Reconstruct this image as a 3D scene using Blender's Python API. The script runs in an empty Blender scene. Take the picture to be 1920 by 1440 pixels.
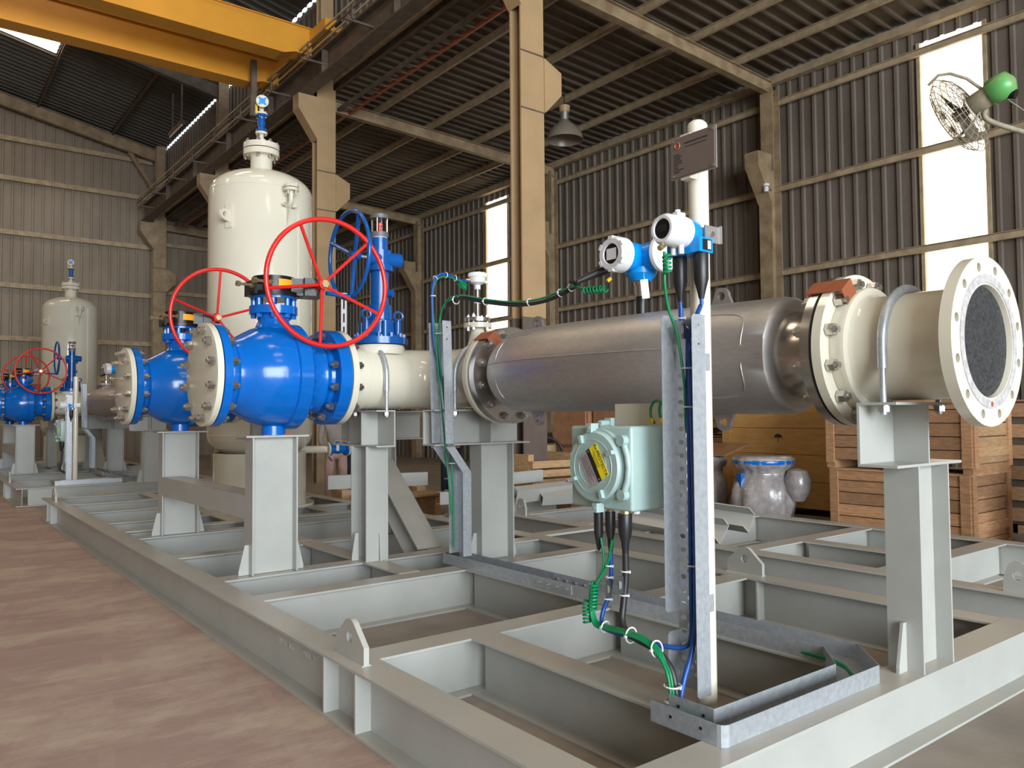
import bpy, bmesh, math, random
from mathutils import Vector, Matrix, noise
from mathutils.bvhtree import BVHTree
random.seed(7)
C = bpy.context.scene.collection
SC = bpy.context.scene
PI = math.pi
V = Vector

# ------------------------------------------------------------------ camera
cam_d = bpy.data.cameras.new('camera'); cam = bpy.data.objects.new('camera', cam_d); C.objects.link(cam)
YAW, PITCH, ROLL, FPX = math.radians(37.85), math.radians(2.18), math.radians(-0.461), 1480.0
fwd = V((math.sin(YAW)*math.cos(PITCH), math.cos(YAW)*math.cos(PITCH), math.sin(PITCH)))
rgt = V((math.cos(YAW), -math.sin(YAW), 0.0)); upv = rgt.cross(fwd)
r2 = rgt*math.cos(ROLL) + upv*math.sin(ROLL); u2 = upv*math.cos(ROLL) - rgt*math.sin(ROLL)
cam.matrix_world = Matrix(((r2.x, u2.x, -fwd.x, 0), (r2.y, u2.y, -fwd.y, 0), (r2.z, u2.z, -fwd.z, 1.476), (0, 0, 0, 1)))
cam_d.sensor_width = 36.0; cam_d.sensor_fit = 'HORIZONTAL'; cam_d.lens = 36.0*FPX/1920.0
cam_d.clip_start = 0.05; cam_d.clip_end = 300
SC.camera = cam

# ------------------------------------------------------------------ world, light, exposure
world = bpy.data.worlds.new('sky'); SC.world = world; world.use_nodes = True
wn = world.node_tree.nodes; wl = world.node_tree.links
bgn = wn['Background']; bgn.inputs['Color'].default_value = (0.86, 0.94, 1.0, 1); bgn.inputs['Strength'].default_value = 1.6
SC.view_settings.view_transform = 'Standard'; SC.view_settings.look = 'None'
SC.view_settings.gamma = 1.0; SC.view_settings.use_curve_mapping = False
SC.view_settings.exposure = 0.0

def area(name, loc, target, sx, sy, power, col):
    d = bpy.data.lights.new(name, 'AREA'); d.shape = 'RECTANGLE'; d.size = sx; d.size_y = sy; d.energy = power; d.color = col
    o = bpy.data.objects.new(name, d); C.objects.link(o); o.location = loc
    o.rotation_euler = (V(target)-V(loc)).to_track_quat('-Z', 'Y').to_euler()
    return o
area('daylight_front_door', (-1.6, -17.5, 4.7), (1.5, 6.0, 2.2), 17.5, 8.8, 8200, (0.88, 0.95, 1.0))

# ------------------------------------------------------------------ materials
MATS = {}
def mat(name, col, rough=0.5, metal=0.0, var=0.08, scale=6.0, bump=0.0, bscale=40.0, col2=None, spec=0.5, dust=None, stretch=None, coat=0.0, rnd=0.0):
    m = bpy.data.materials.new(name); m.use_nodes = True; nt = m.node_tree; n = nt.nodes; l = nt.links
    b = n['Principled BSDF']; b.inputs['Roughness'].default_value = rough; b.inputs['Metallic'].default_value = metal
    b.inputs['Specular IOR Level'].default_value = spec; b.inputs['Coat Weight'].default_value = coat; b.inputs['Coat Roughness'].default_value = 0.08
    geo = n.new('ShaderNodeNewGeometry'); src = geo.outputs['Position']
    if stretch:
        mp = n.new('ShaderNodeMapping'); mp.inputs['Scale'].default_value = stretch; l.new(src, mp.inputs['Vector']); src = mp.outputs['Vector']
    no = n.new('ShaderNodeTexNoise'); no.inputs['Scale'].default_value = scale; no.inputs['Detail'].default_value = 6; no.inputs['Roughness'].default_value = 0.6
    l.new(src, no.inputs['Vector'])
    rmp = n.new('ShaderNodeValToRGB'); rmp.color_ramp.elements[0].position = 0.35; rmp.color_ramp.elements[1].position = 0.65
    c2 = col2 if col2 else tuple(min(1, c*(1+var)) for c in col); c1 = col if col2 else tuple(c*(1-var) for c in col)
    rmp.color_ramp.elements[0].color = (*c1, 1); rmp.color_ramp.elements[1].color = (*c2, 1)
    l.new(no.outputs['Fac'], rmp.inputs['Fac']); out = rmp.outputs['Color']
    if dust:
        sx = n.new('ShaderNodeSeparateXYZ'); l.new(geo.outputs['True Normal'], sx.inputs['Vector'])
        n2 = n.new('ShaderNodeTexNoise'); n2.inputs['Scale'].default_value = 2.2; n2.inputs['Detail'].default_value = 8; l.new(geo.outputs['Position'], n2.inputs['Vector'])
        ma = n.new('ShaderNodeMath'); ma.operation = 'MULTIPLY_ADD'; ma.inputs[1].default_value = 1.2; ma.inputs[2].default_value = -0.25; l.new(n2.outputs['Fac'], ma.inputs[0])
        mu = n.new('ShaderNodeMath'); mu.operation = 'MULTIPLY'; mu.use_clamp = True; l.new(sx.outputs['Z'], mu.inputs[0]); l.new(ma.outputs[0], mu.inputs[1])
        mx = n.new('ShaderNodeMix'); mx.data_type = 'RGBA'; l.new(mu.outputs[0], mx.inputs['Factor']); l.new(out, mx.inputs[6]); mx.inputs[7].default_value = (*dust, 1); out = mx.outputs[2]
    if rnd:
        oi = n.new('ShaderNodeObjectInfo'); hv = n.new('ShaderNodeHueSaturation'); mr = n.new('ShaderNodeMapRange'); mr.inputs['To Min'].default_value = 1-rnd; mr.inputs['To Max'].default_value = 1+rnd
        l.new(oi.outputs['Random'], mr.inputs['Value']); l.new(mr.outputs['Result'], hv.inputs['Value']); l.new(out, hv.inputs['Color']); out = hv.outputs['Color']
    l.new(out, b.inputs['Base Color'])
    if bump:
        bn = n.new('ShaderNodeTexNoise'); bn.inputs['Scale'].default_value = bscale; bn.inputs['Detail'].default_value = 4; l.new(src, bn.inputs['Vector'])
        bp = n.new('ShaderNodeBump'); bp.inputs['Strength'].default_value = bump; bp.inputs['Distance'].default_value = 0.01
        l.new(bn.outputs['Fac'], bp.inputs['Height']); l.new(bp.outputs['Normal'], b.inputs['Normal'])
    MATS[name] = m; return m

GREY = mat('grey_skid_paint', (0.395, 0.40, 0.375), 0.34, var=0.05, scale=3, dust=(0.47, 0.41, 0.33))
CREAM = mat('cream_gloss_paint', (0.68, 0.645, 0.53), 0.10, var=0.02, scale=2, bump=0.012, bscale=12)
BLUE = mat('blue_valve_paint', (0.002, 0.125, 0.50), 0.16, var=0.06, scale=5, bump=0.10, bscale=16)
DBLUE = mat('blue_gate_valve_paint', (0.004, 0.085, 0.33), 0.2, var=0.06, scale=5, bump=0.1, bscale=25)
SKYB = mat('light_blue_enamel', (0.0, 0.26, 0.74), 0.3, var=0.03)
WHITE = mat('white_enamel', (0.70, 0.71, 0.73), 0.32, var=0.02)
RED = mat('red_wheel_paint', (0.66, 0.018, 0.014), 0.3, var=0.05, bump=0.03)
STEEL = mat('brushed_steel', (0.47, 0.452, 0.44), 0.48, 0.88, var=0.06, scale=3, stretch=(1.0, 6.0, 18.0), bump=0.02, bscale=60)
STEELF = mat('machined_steel', (0.55, 0.52, 0.49), 0.24, 0.95, var=0.06, scale=20)
BOLT = mat('bolt_steel', (0.56, 0.54, 0.51), 0.25, 0.95, var=0.08, scale=40)
BRASS = mat('brass', (0.62, 0.50, 0.27), 0.3, 0.85, var=0.08, scale=30)
COPPER = mat('copper_strap', (0.42, 0.13, 0.06), 0.4, 0.3, var=0.1, scale=20)
GALV = mat('galvanised_steel', (0.40, 0.43, 0.465), 0.40, 0.5, scale=38, col2=(0.50, 0.535, 0.57))
BLACK = mat('black_gloss', (0.010, 0.010, 0.011), 0.3, spec=0.3, var=0.2, bump=0.15, bscale=30)
RUBBER = mat('black_rubber', (0.016, 0.016, 0.018), 0.4, var=0.1)
GASKET = mat('dark_gasket', (0.02, 0.02, 0.022), 0.7)
BORE = mat('dark_bore_cover', (0.012, 0.0125, 0.013), 0.6, scale=70, col2=(0.045, 0.046, 0.048))
RAISED = mat('bare_flange_face', (0.40, 0.38, 0.38), 0.5, 0.2, scale=30, col2=(0.62, 0.60, 0.60))
JBOX = mat('pale_green_enamel', (0.33, 0.45, 0.43), 0.35, var=0.03, bump=0.05, bscale=60)
GCAB = mat('green_cable', (0.0, 0.21, 0.075), 0.4)
BCAB = mat('blue_cable', (0.008, 0.07, 0.33), 0.4)
KCAB = mat('black_cable', (0.02, 0.02, 0.022), 0.45)
TIE = mat('white_tie', (0.75, 0.76, 0.78), 0.4)
YEL = mat('yellow_plastic', (0.75, 0.48, 0.02), 0.4)
ORANGE = mat('orange_tag', (0.85, 0.36, 0.01), 0.5)
LABY = mat('yellow_label', (0.80, 0.66, 0.01), 0.45)
LABK = mat('black_label', (0.012, 0.012, 0.012), 0.4)
LABG = mat('silver_label', (0.36, 0.32, 0.33), 0.4, 0.2, scale=120, col2=(0.44, 0.40, 0.41))
INK = mat('dark_ink', (0.02, 0.018, 0.016), 0.6)
WINK = mat('white_ink', (0.82, 0.82, 0.8), 0.5)
PLATE = mat('etched_nameplate', (0.24, 0.20, 0.185), 0.33, 0.55, var=0.04, scale=12)
CRANE = mat('crane_yellow_paint', (0.66, 0.30, 0.03), 0.42, var=0.06, scale=1.2)
TAN = mat('cream_tan_column_paint', (0.41, 0.275, 0.145), 0.5, var=0.06, scale=2.2, bump=0.05)
TAND = mat('dirty_tan_column_paint', (0.235, 0.165, 0.095), 0.62, scale=3.5, col2=(0.38, 0.28, 0.165), bump=0.05)
BAND = mat('brown_column_band', (0.13, 0.098, 0.08), 0.5, var=0.08)
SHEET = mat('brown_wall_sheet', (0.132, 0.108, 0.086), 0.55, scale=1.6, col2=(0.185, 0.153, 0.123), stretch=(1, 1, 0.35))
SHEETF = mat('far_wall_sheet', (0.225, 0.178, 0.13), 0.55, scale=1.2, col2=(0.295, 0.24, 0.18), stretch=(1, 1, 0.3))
ROOFS = mat('roof_sheet', (0.095, 0.075, 0.052), 0.7, 0.0, scale=1.4, col2=(0.135, 0.108, 0.078), spec=0.25)
ROOFH = mat('high_roof_sheet', (0.115, 0.115, 0.108), 0.85, 0.0, scale=1.0, col2=(0.15, 0.147, 0.135), spec=0.1)
GIRT = mat('dusty_girt', (0.33, 0.25, 0.155), 0.6, scale=5, col2=(0.46, 0.36, 0.23))
DARKST = mat('dark_dirty_steel', (0.085, 0.062, 0.046), 0.6, scale=4, col2=(0.14, 0.105, 0.075))
WOOD = mat('pine_board', (0.40, 0.24, 0.12), 0.6, scale=7, col2=(0.56, 0.36, 0.19), stretch=(1.2, 1.2, 9.0), rnd=0.2)
WOODP = mat('pinkish_board', (0.33, 0.175, 0.088), 0.6, scale=7, col2=(0.50, 0.285, 0.15), stretch=(1.2, 1.2, 9.0), rnd=0.28)
PLY = mat('yellow_plywood', (0.47, 0.26, 0.08), 0.55, scale=4, col2=(0.56, 0.33, 0.12), stretch=(1, 1, 5))
CARD = mat('wrapped_cardboard', (0.27, 0.13, 0.07), 0.35, scale=6, col2=(0.36, 0.185, 0.10), bump=0.3, bscale=9)
WRAP = mat('plastic_wrap', (0.25, 0.225, 0.225), 0.25, scale=9, col2=(0.38, 0.35, 0.345), bump=0.6, bscale=14, coat=0.5)
GWRAP = mat('amber_plastic_wrap', (0.25, 0.16, 0.06), 0.22, scale=8, col2=(0.36, 0.25, 0.11), bump=0.6, bscale=14, coat=0.5)
FANG = mat('green_fan_enamel', (0.06, 0.42, 0.10), 0.35, scale=6, col2=(0.20, 0.30, 0.12))
FANB = mat('dusty_fan_wire', (0.20, 0.18, 0.13), 0.6, scale=10, col2=(0.33, 0.29, 0.20))
LAMPM = mat('dusty_lamp_glass', (0.22, 0.18, 0.14), 0.3, var=0.1)
SKIN = mat('skin', (0.32, 0.17, 0.11), 0.5)
PINK = mat('dusty_pink_trousers', (0.40, 0.25, 0.22), 0.8, var=0.12, scale=9)
NAVY = mat('navy_cloth', (0.012, 0.014, 0.035), 0.8)
MAROON = mat('maroon_cloth', (0.16, 0.03, 0.03), 0.8)
GSHIRT = mat('grey_shirt', (0.28, 0.25, 0.23), 0.8)
HAIR = mat('black_hair', (0.01, 0.009, 0.008), 0.6)
CLOTH = mat('lilac_cloth', (0.55, 0.50, 0.62), 0.8)
GLOVE = mat('pink_glove_cloth', (0.52, 0.30, 0.31), 0.85, var=0.15, scale=25)

def special():
    # reddish workshop floor: worn red paint over beige screed, scratches
    m = bpy.data.materials.new('worn_red_floor'); m.use_nodes = True; n = m.node_tree.nodes; l = m.node_tree.links; b = n['Principled BSDF']
    geo = n.new('ShaderNodeNewGeometry')
    def noise(scale, detail, vec, rough=0.6):
        q = n.new('ShaderNodeTexNoise'); q.inputs['Scale'].default_value = scale; q.inputs['Detail'].default_value = detail; q.inputs['Roughness'].default_value = rough
        l.new(vec, q.inputs['Vector']); return q.outputs['Fac']
    def ramp(f, p0, p1, c0, c1):
        r = n.new('ShaderNodeValToRGB'); r.color_ramp.elements[0].position = p0; r.color_ramp.elements[1].position = p1
        r.color_ramp.elements[0].color = (*c0, 1); r.color_ramp.elements[1].color = (*c1, 1); l.new(f, r.inputs['Fac']); return r.outputs['Color']
    def mix(fac, a, c):
        x = n.new('ShaderNodeMix'); x.data_type = 'RGBA'; l.new(fac, x.inputs['Factor']); l.new(a, x.inputs[6]); l.new(c, x.inputs[7]); return x.outputs[2]
    mp = n.new('ShaderNodeMapping'); mp.inputs['Rotation'].default_value = (0, 0, 0.10); mp.inputs['Scale'].default_value = (0.6, 1.15, 1); l.new(geo.outputs['Position'], mp.inputs['Vector'])
    mp2 = n.new('ShaderNodeMapping'); mp2.inputs['Rotation'].default_value = (0, 0, 0.12); mp2.inputs['Scale'].default_value = (1.0, 7.0, 1); l.new(geo.outputs['Position'], mp2.inputs['Vector'])
    red = ramp(noise(2.2, 10, mp.outputs['Vector'], 0.7), 0.3, 0.7, (0.30, 0.197, 0.175), (0.37, 0.262, 0.235))
    beige = ramp(noise(6, 8, mp.outputs['Vector']), 0.3, 0.7, (0.42, 0.33, 0.265), (0.49, 0.40, 0.33))
    f1 = ramp(noise(1.3, 10, mp.outputs['Vector'], 0.75), 0.46, 0.60, (0.05, 0.05, 0.05), (0.95, 0.95, 0.95))
    base = mix(f1, red, beige)
    f2 = ramp(noise(2.2, 8, mp2.outputs['Vector'], 0.7), 0.60, 0.72, (0, 0, 0), (0.5, 0.5, 0.5))
    lite = ramp(noise(3, 3, geo.outputs['Position']), 0.3, 0.7, (0.47, 0.39, 0.335), (0.53, 0.44, 0.375))
    base = mix(f2, base, lite)
    bk = n.new('ShaderNodeTexBrick'); bk.inputs['Scale'].default_value = 0.55; bk.inputs['Mortar Size'].default_value = 0.012; bk.inputs['Mortar Smooth'].default_value = 0.3
    bk.inputs['Color1'].default_value = (0.0, 0.0, 0.0, 1); bk.inputs['Color2'].default_value = (0.22, 0.22, 0.22, 1); bk.inputs['Mortar'].default_value = (0.3, 0.3, 0.3, 1); l.new(mp.outputs['Vector'], bk.inputs['Vector'])
    base = mix(bk.outputs['Color'], base, beige)
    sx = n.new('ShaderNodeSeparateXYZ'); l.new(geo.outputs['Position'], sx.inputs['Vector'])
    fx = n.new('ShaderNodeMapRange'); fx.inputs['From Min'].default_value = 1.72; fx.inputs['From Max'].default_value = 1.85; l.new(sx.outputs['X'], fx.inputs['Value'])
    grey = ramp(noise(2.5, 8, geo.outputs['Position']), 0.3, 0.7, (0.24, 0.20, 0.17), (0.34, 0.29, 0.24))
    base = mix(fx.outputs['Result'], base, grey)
    l.new(base, b.inputs['Base Color']); b.inputs['Roughness'].default_value = 0.62; b.inputs['Specular IOR Level'].default_value = 0.3
    bp = n.new('ShaderNodeBump'); bp.inputs['Strength'].default_value = 0.15; bp.inputs['Distance'].default_value = 0.01
    l.new(noise(30, 4, geo.outputs['Position']), bp.inputs['Height']); l.new(bp.outputs['Normal'], b.inputs['Normal'])
    # daylight panel (backlit fibreglass)
    k = bpy.data.materials.new('backlit_daylight_panel'); k.use_nodes = True; n2 = k.node_tree.nodes; l2 = k.node_tree.links
    bb = n2['Principled BSDF']; g2 = n2.new('ShaderNodeNewGeometry')
    q = n2.new('ShaderNodeTexNoise'); q.inputs['Scale'].default_value = 2.2; q.inputs['Detail'].default_value = 5
    mp3 = n2.new('ShaderNodeMapping'); mp3.inputs['Scale'].default_value = (3, 3, 0.5); l2.new(g2.outputs['Position'], mp3.inputs['Vector']); l2.new(mp3.outputs['Vector'], q.inputs['Vector'])
    rr = n2.new('ShaderNodeValToRGB'); rr.color_ramp.elements[0].position = 0.30; rr.color_ramp.elements[1].position = 0.55
    rr.color_ramp.elements[0].color = (1.0, 0.72, 0.36, 1); rr.color_ramp.elements[1].color = (1.0, 0.95, 0.82, 1); l2.new(q.outputs['Fac'], rr.inputs['Fac'])
    l2.new(rr.outputs['Color'], bb.inputs['Emission Color']); bb.inputs['Emission Strength'].default_value = 2.6; bb.inputs['Base Color'].default_value = (0.8, 0.7, 0.5, 1)
    # clear plastic / glass
    g = bpy.data.materials.new('clear_glass'); g.use_nodes = True; gb = g.node_tree.nodes['Principled BSDF']
    gb.inputs['Base Color'].default_value = (0.95, 0.93, 0.9, 1); gb.inputs['Roughness'].default_value = 0.03; gb.inputs['Transmission Weight'].default_value = 1.0; gb.inputs['IOR'].default_value = 1.15
    # plaid cloth
    p = bpy.data.materials.new('plaid_cloth'); p.use_nodes = True; pn = p.node_tree.nodes; pl = p.node_tree.links; pb = pn['Principled BSDF']; pb.inputs['Roughness'].default_value = 0.85
    pg = pn.new('ShaderNodeNewGeometry'); outs = []
    for ax in ('X', 'Z'):
        w = pn.new('ShaderNodeTexWave'); w.bands_direction = ax; w.inputs['Scale'].default_value = 3.2; pl.new(pg.outputs['Position'], w.inputs['Vector'])
        r = pn.new('ShaderNodeValToRGB'); r.color_ramp.elements[0].position = 0.72; r.color_ramp.elements[1].position = 0.8; pl.new(w.outputs['Fac'], r.inputs['Fac']); outs.append(r.outputs['Color'])
    ad = pn.new('ShaderNodeMix'); ad.data_type = 'RGBA'; ad.blend_type = 'ADD'; ad.inputs['Factor'].default_value = 1; pl.new(outs[0], ad.inputs[6]); pl.new(outs[1], ad.inputs[7])
    mx = pn.new('ShaderNodeMix'); mx.data_type = 'RGBA'; pl.new(ad.outputs[2], mx.inputs['Factor']); mx.inputs[6].default_value = (0.07, 0.04, 0.03, 1); mx.inputs[7].default_value = (0.45, 0.36, 0.26, 1)
    pl.new(mx.outputs[2], pb.inputs['Base Color'])
    k2 = bpy.data.materials.new('roof_daylight_panel'); k2.use_nodes = True; kb = k2.node_tree.nodes['Principled BSDF']
    kb.inputs['Base Color'].default_value = (0.8, 0.75, 0.62, 1); kb.inputs['Emission Color'].default_value = (1.0, 0.82, 0.61, 1); kb.inputs['Emission Strength'].default_value = 10.0
    return m, k, g, p, k2
FLOOR, DAYP, GLASS, PLAID, DAYR = special()

# ------------------------------------------------------------------ mesh builder
def frame(d, up=None):
    d = V(d).normalized()
    u = V(up) if up is not None else (V((0, 0, 1)) if abs(d.z) < 0.9 else V((1, 0, 0)))
    x = u.cross(d)
    if x.length < 1e-6: x = V((0, 1, 0)).cross(d)
    x.normalize(); y = d.cross(x).normalized()
    return x, y, d
class MB:
    def __init__(s): s.v = []; s.f = []
    def add(s, vs, fs):
        o = len(s.v); s.v += [tuple(p) for p in vs]; s.f += [tuple(i+o for i in f) for f in fs]; return s
    def box(s, x0, x1, y0, y1, z0, z1):
        vs = [(x, y, z) for z in (z0, z1) for y in (y0, y1) for x in (x0, x1)]
        return s.add(vs, [(0, 2, 3, 1), (4, 5, 7, 6), (0, 1, 5, 4), (2, 6, 7, 3), (0, 4, 6, 2), (1, 3, 7, 5)])
    def obox(s, c, size, X=(1, 0, 0), Y=(0, 1, 0)):
        X = V(X).normalized(); Y = V(Y).normalized(); Z = X.cross(Y); c = V(c); a, b, d = [q/2 for q in size]
        vs = [c+X*i*a+Y*j*b+Z*k*d for k in (-1, 1) for j in (-1, 1) for i in (-1, 1)]
        return s.add(vs, [(0, 2, 3, 1), (4, 5, 7, 6), (0, 1, 5, 4), (2, 6, 7, 3), (0, 4, 6, 2), (1, 3, 7, 5)])
    def cyl(s, p0, p1, r0, r1=None, n=16, rot=0.0):
        r1 = r0 if r1 is None else r1; p0 = V(p0); p1 = V(p1); x, y, d = frame(p1-p0)
        vs = []
        for p, r in ((p0, r0), (p1, r1)):
            vs += [p+(x*math.cos(2*PI*i/n+rot)+y*math.sin(2*PI*i/n+rot))*r for i in range(n)]
        fs = [(i, (i+1) % n, n+(i+1) % n, n+i) for i in range(n)]+[tuple(range(n-1, -1, -1)), tuple(range(n, 2*n))]
        return s.add(vs, fs)
    def tube(s, pts, r, n=8, closed=False, caps=True):
        pts = [V(p) for p in pts]; m = len(pts); rs = r if isinstance(r, (list, tuple)) else [r]*m
        tang = []
        for i in range(m):
            a = pts[i-1] if (i > 0 or closed) else pts[i]; b = pts[(i+1) % m] if (i < m-1 or closed) else pts[i]
            tang.append((b-a).normalized())
        x, y, _ = frame(tang[0]); vs = []
        for i in range(m):
            t = tang[i]; x = (x-t*x.dot(t)).normalized(); y = t.cross(x)
            vs += [pts[i]+(x*math.cos(2*PI*k/n)+y*math.sin(2*PI*k/n))*rs[i] for k in range(n)]
        fs = []
        for i in range(m if closed else m-1):
            j = (i+1) % m; off = 0
            if closed and j == 0:
                best = min(range(n), key=lambda q: (vs[i*n]-vs[j*n+q]).length); off = best
            for k in range(n):
                fs.append((i*n+k, i*n+(k+1) % n, j*n+(k+1+off) % n, j*n+(k+off) % n))
        if caps and not closed: fs += [tuple(range(n-1, -1, -1)), tuple(range((m-1)*n, m*n))]
        return s.add(vs, fs)
    def lathe(s, o, axis, prof, n=32, closed=False, up=None):
        x, y, d = frame(axis, up); o = V(o); vs = []; m = len(prof)
        for a, r in prof: vs += [o+d*a+(x*math.cos(2*PI*k/n)+y*math.sin(2*PI*k/n))*max(r, 1e-4) for k in range(n)]
        fs = []
        for i in range(m if closed else m-1):
            j = (i+1) % m
            fs += [(i*n+k, i*n+(k+1) % n, j*n+(k+1) % n, j*n+k) for k in range(n)]
        if not closed: fs += [tuple(range(n-1, -1, -1)), tuple(range((m-1)*n, m*n))]
        return s.add(vs, fs)
    def extr(s, prof, p0, p1, up=None):
        p0 = V(p0); p1 = V(p1); x, y, d = frame(p1-p0, up); n = len(prof)
        vs = [p+x*a+y*b for p in (p0, p1) for a, b in prof]
        return s.add(vs, [(i, (i+1) % n, n+(i+1) % n, n+i) for i in range(n)]+[tuple(range(n-1, -1, -1)), tuple(range(n, 2*n))])
    def holed(s, o, X, Y, outer, holes, th):
        # flat plate of thickness th along X x Y, outline and holes given in plate coordinates
        o = V(o); X = V(X); Y = V(Y); Z = X.cross(Y)
        bm = bmesh.new(); loops = []
        for lp in [outer]+holes:
            vv = [bm.verts.new(o+X*a+Y*b) for a, b in lp]; loops.append(vv)
            for i in range(len(vv)): bm.edges.new((vv[i], vv[(i+1) % len(vv)]))
        bmesh.ops.triangle_fill(bm, use_beauty=True, use_dissolve=False, edges=bm.edges[:], normal=Z)
        bm.verts.index_update(); base = [v.co.copy() for v in bm.verts]; N = len(base)
        fs = [tuple(v.index for v in f.verts) for f in bm.faces]
        li = [[v.index for v in lp] for lp in loops]; bm.free()
        vs = base+[p+Z*th for p in base]; out = fs+[tuple(i+N for i in reversed(f)) for f in fs]
        for lp in li: out += [(lp[i], lp[(i+1) % len(lp)], lp[(i+1) % len(lp)]+N, lp[i]+N) for i in range(len(lp))]
        return s.add(vs, out)
    def mesh(s, name, angle=38, smooth=True):
        me = bpy.data.meshes.new(name); me.from_pydata(s.v, [], s.f)
        bm = bmesh.new(); bm.from_mesh(me); bmesh.ops.recalc_face_normals(bm, faces=bm.faces[:]); bm.to_mesh(me); bm.free()
        if smooth:
            me.shade_smooth(); me.set_sharp_from_angle(angle=math.radians(angle))
        return me
def circ(r, n=24, cx=0, cy=0, ph=0.0): return [(cx+r*math.cos(2*PI*i/n+ph), cy+r*math.sin(2*PI*i/n+ph)) for i in range(n)]
def slot(cx, cy, w, h):
    r = h/2; a = w/2-r; return [(cx+a, cy-r), (cx+a+r*0.7, cy-r*0.7), (cx+a+r, cy), (cx+a+r*0.7, cy+r*0.7), (cx+a, cy+r), (cx-a, cy+r), (cx-a-r*0.7, cy+r*0.7), (cx-a-r, cy), (cx-a-r*0.7, cy-r*0.7), (cx-a, cy-r)]
def Iprof(h, b, tw, tf): # y = height
    return [(-b/2, -h/2), (b/2, -h/2), (b/2, -h/2+tf), (tw/2, -h/2+tf), (tw/2, h/2-tf), (b/2, h/2-tf), (b/2, h/2), (-b/2, h/2), (-b/2, h/2-tf), (-tw/2, h/2-tf), (-tw/2, -h/2+tf), (-b/2, -h/2+tf)]
def Cprof(h, b, tw, tf, s=1): # web at x=0, toes towards +x*s
    return [(s*x, y) for x, y in [(0, -h/2), (b, -h/2), (b, -h/2+tf), (tw, -h/2+tf), (tw, h/2-tf), (b, h/2-tf), (b, h/2), (0, h/2)]]
def link(name, data, parent=None, loc=None):
    o = bpy.data.objects.new(name, data); C.objects.link(o)
    if parent is not None: o.parent = parent
    if loc is not None: o.location = loc
    return o
def part(name, mb, m, parent=None, angle=38, smooth=True, loc=None):
    me = mb.mesh(name, angle, smooth) if isinstance(mb, MB) else mb
    if m is not None and not me.materials: me.materials.append(m)
    return link(name, me, parent, loc)
def T(name, label, cat, loc=(0, 0, 0), rz=0.0, group=None):
    o = link(name, None, None, loc); o.rotation_euler = (0, 0, rz); o['label'] = label; o['category'] = cat
    o.empty_display_size = 0.2
    if group: o['group'] = group
    return o
def tag(o, label, cat, group=None):
    o['label'] = label; o['category'] = cat
    if group: o['group'] = group
    return o
def struct(name, mb, m, parent=None, smooth=False):
    o = part(name, mb, m, parent, smooth=smooth)
    if parent is None: o['kind'] = 'structure'
    return o
def kids(o): return [c for c in bpy.data.objects if c.parent == o]
CH = {}
def copy_tree(o, off, label=None, parent=None, skip=()):
    c = o.copy(); C.objects.link(c)
    if parent is not None: c.parent = parent
    else:
        c.location = V(o.location)+V(off)
        if label: c['label'] = label
    for ch in list(o.children):
        if ch.name.split('.')[0] in skip: continue
        copy_tree(ch, off, None, c, skip)
    return c
def text(name, body, size, loc, X, Y, m, parent, ext=0.0004, align='CENTER'):
    d = bpy.data.curves.new(name, 'FONT'); d.body = body; d.size = size; d.extrude = ext; d.align_x = align; d.align_y = 'CENTER'
    d.materials.append(m); t0 = bpy.data.objects.new('tmp', d); C.objects.link(t0); bpy.context.view_layer.update()
    me = bpy.data.meshes.new_from_object(t0.evaluated_get(bpy.context.evaluated_depsgraph_get())); me.name = name; bpy.data.objects.remove(t0); bpy.data.curves.remove(d)
    o = link(name, me, parent); X = V(X).normalized(); Y = V(Y).normalized(); Z = X.cross(Y)
    o.matrix_local = Matrix(((X.x, Y.x, Z.x, loc[0]), (X.y, Y.y, Z.y, loc[1]), (X.z, Y.z, Z.z, loc[2]), (0, 0, 0, 1)))
    return o

# shared stud bolt: along +X, centred; thickness L between nuts
_studs = {}
def stud_mesh(L, r=0.017, prot=0.028):
    k = (round(L, 3), r)
    if k not in _studs:
        mb = MB(); nh = r*1.75
        mb.cyl((-L/2-nh-prot, 0, 0), (L/2+nh+prot, 0, 0), r*0.92, n=10)
        for sg in (-1, 1): mb.cyl((sg*L/2, 0, 0), (sg*(L/2+nh*1.35), 0, 0), r*1.82, n=6)
        me = mb.mesh('stud_bolt', 25); me.materials.append(BOLT); _studs[k] = me
    return _studs[k]
def studs(root, c, axis, rb, L, n=12, ph=15, r=0.017, prot=0.028):
    me = stud_mesh(L, r, prot); x, y, d = frame(axis); q = V((1, 0, 0)).rotation_difference(d)
    for k in range(n):
        a = math.radians(ph+360/n*k); o = link('stud_bolt', me, root); o.location = V(c)+(x*math.cos(a)+y*math.sin(a))*rb
        o.rotation_mode = 'QUATERNION'; o.rotation_quaternion = q

# ================================================================== SETTING
XW, YF, YB = 14.5, 31.2, -18.0     # right wall, far wall, open front
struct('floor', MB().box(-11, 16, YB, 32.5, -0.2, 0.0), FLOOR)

def corr(p0, along, L, up, H, out, pitch=0.28, wide=0.055, depth=0.04, slant=0.018):
    # trapezoid ribbed sheet: length L along, height H along up, ribs project along out
    p0 = V(p0); along = V(along); up = V(up); out = V(out); pr = []
    n = max(1, int(round(L/pitch))); p = L/n
    for i in range(n):
        a = i*p; m = a+p/2; w = wide/2
        pr += [(a, 0), (m-w-slant, 0), (m-w, depth), (m+w, depth), (m+w+slant, 0)]
    pr.append((L, 0)); vs = []; fs = []
    for a, d in pr: vs += [p0+along*a+out*d, p0+along*a+out*d+up*H]
    for i in range(len(pr)-1): fs.append((2*i, 2*i+2, 2*i+3, 2*i+1))
    return MB().add(vs, fs)
def corr_obj(name, mbs, m, parent=None):
    mb = MB()
    for q in mbs: mb.add(q.v, q.f)
    return struct(name, mb, m, parent)
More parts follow.
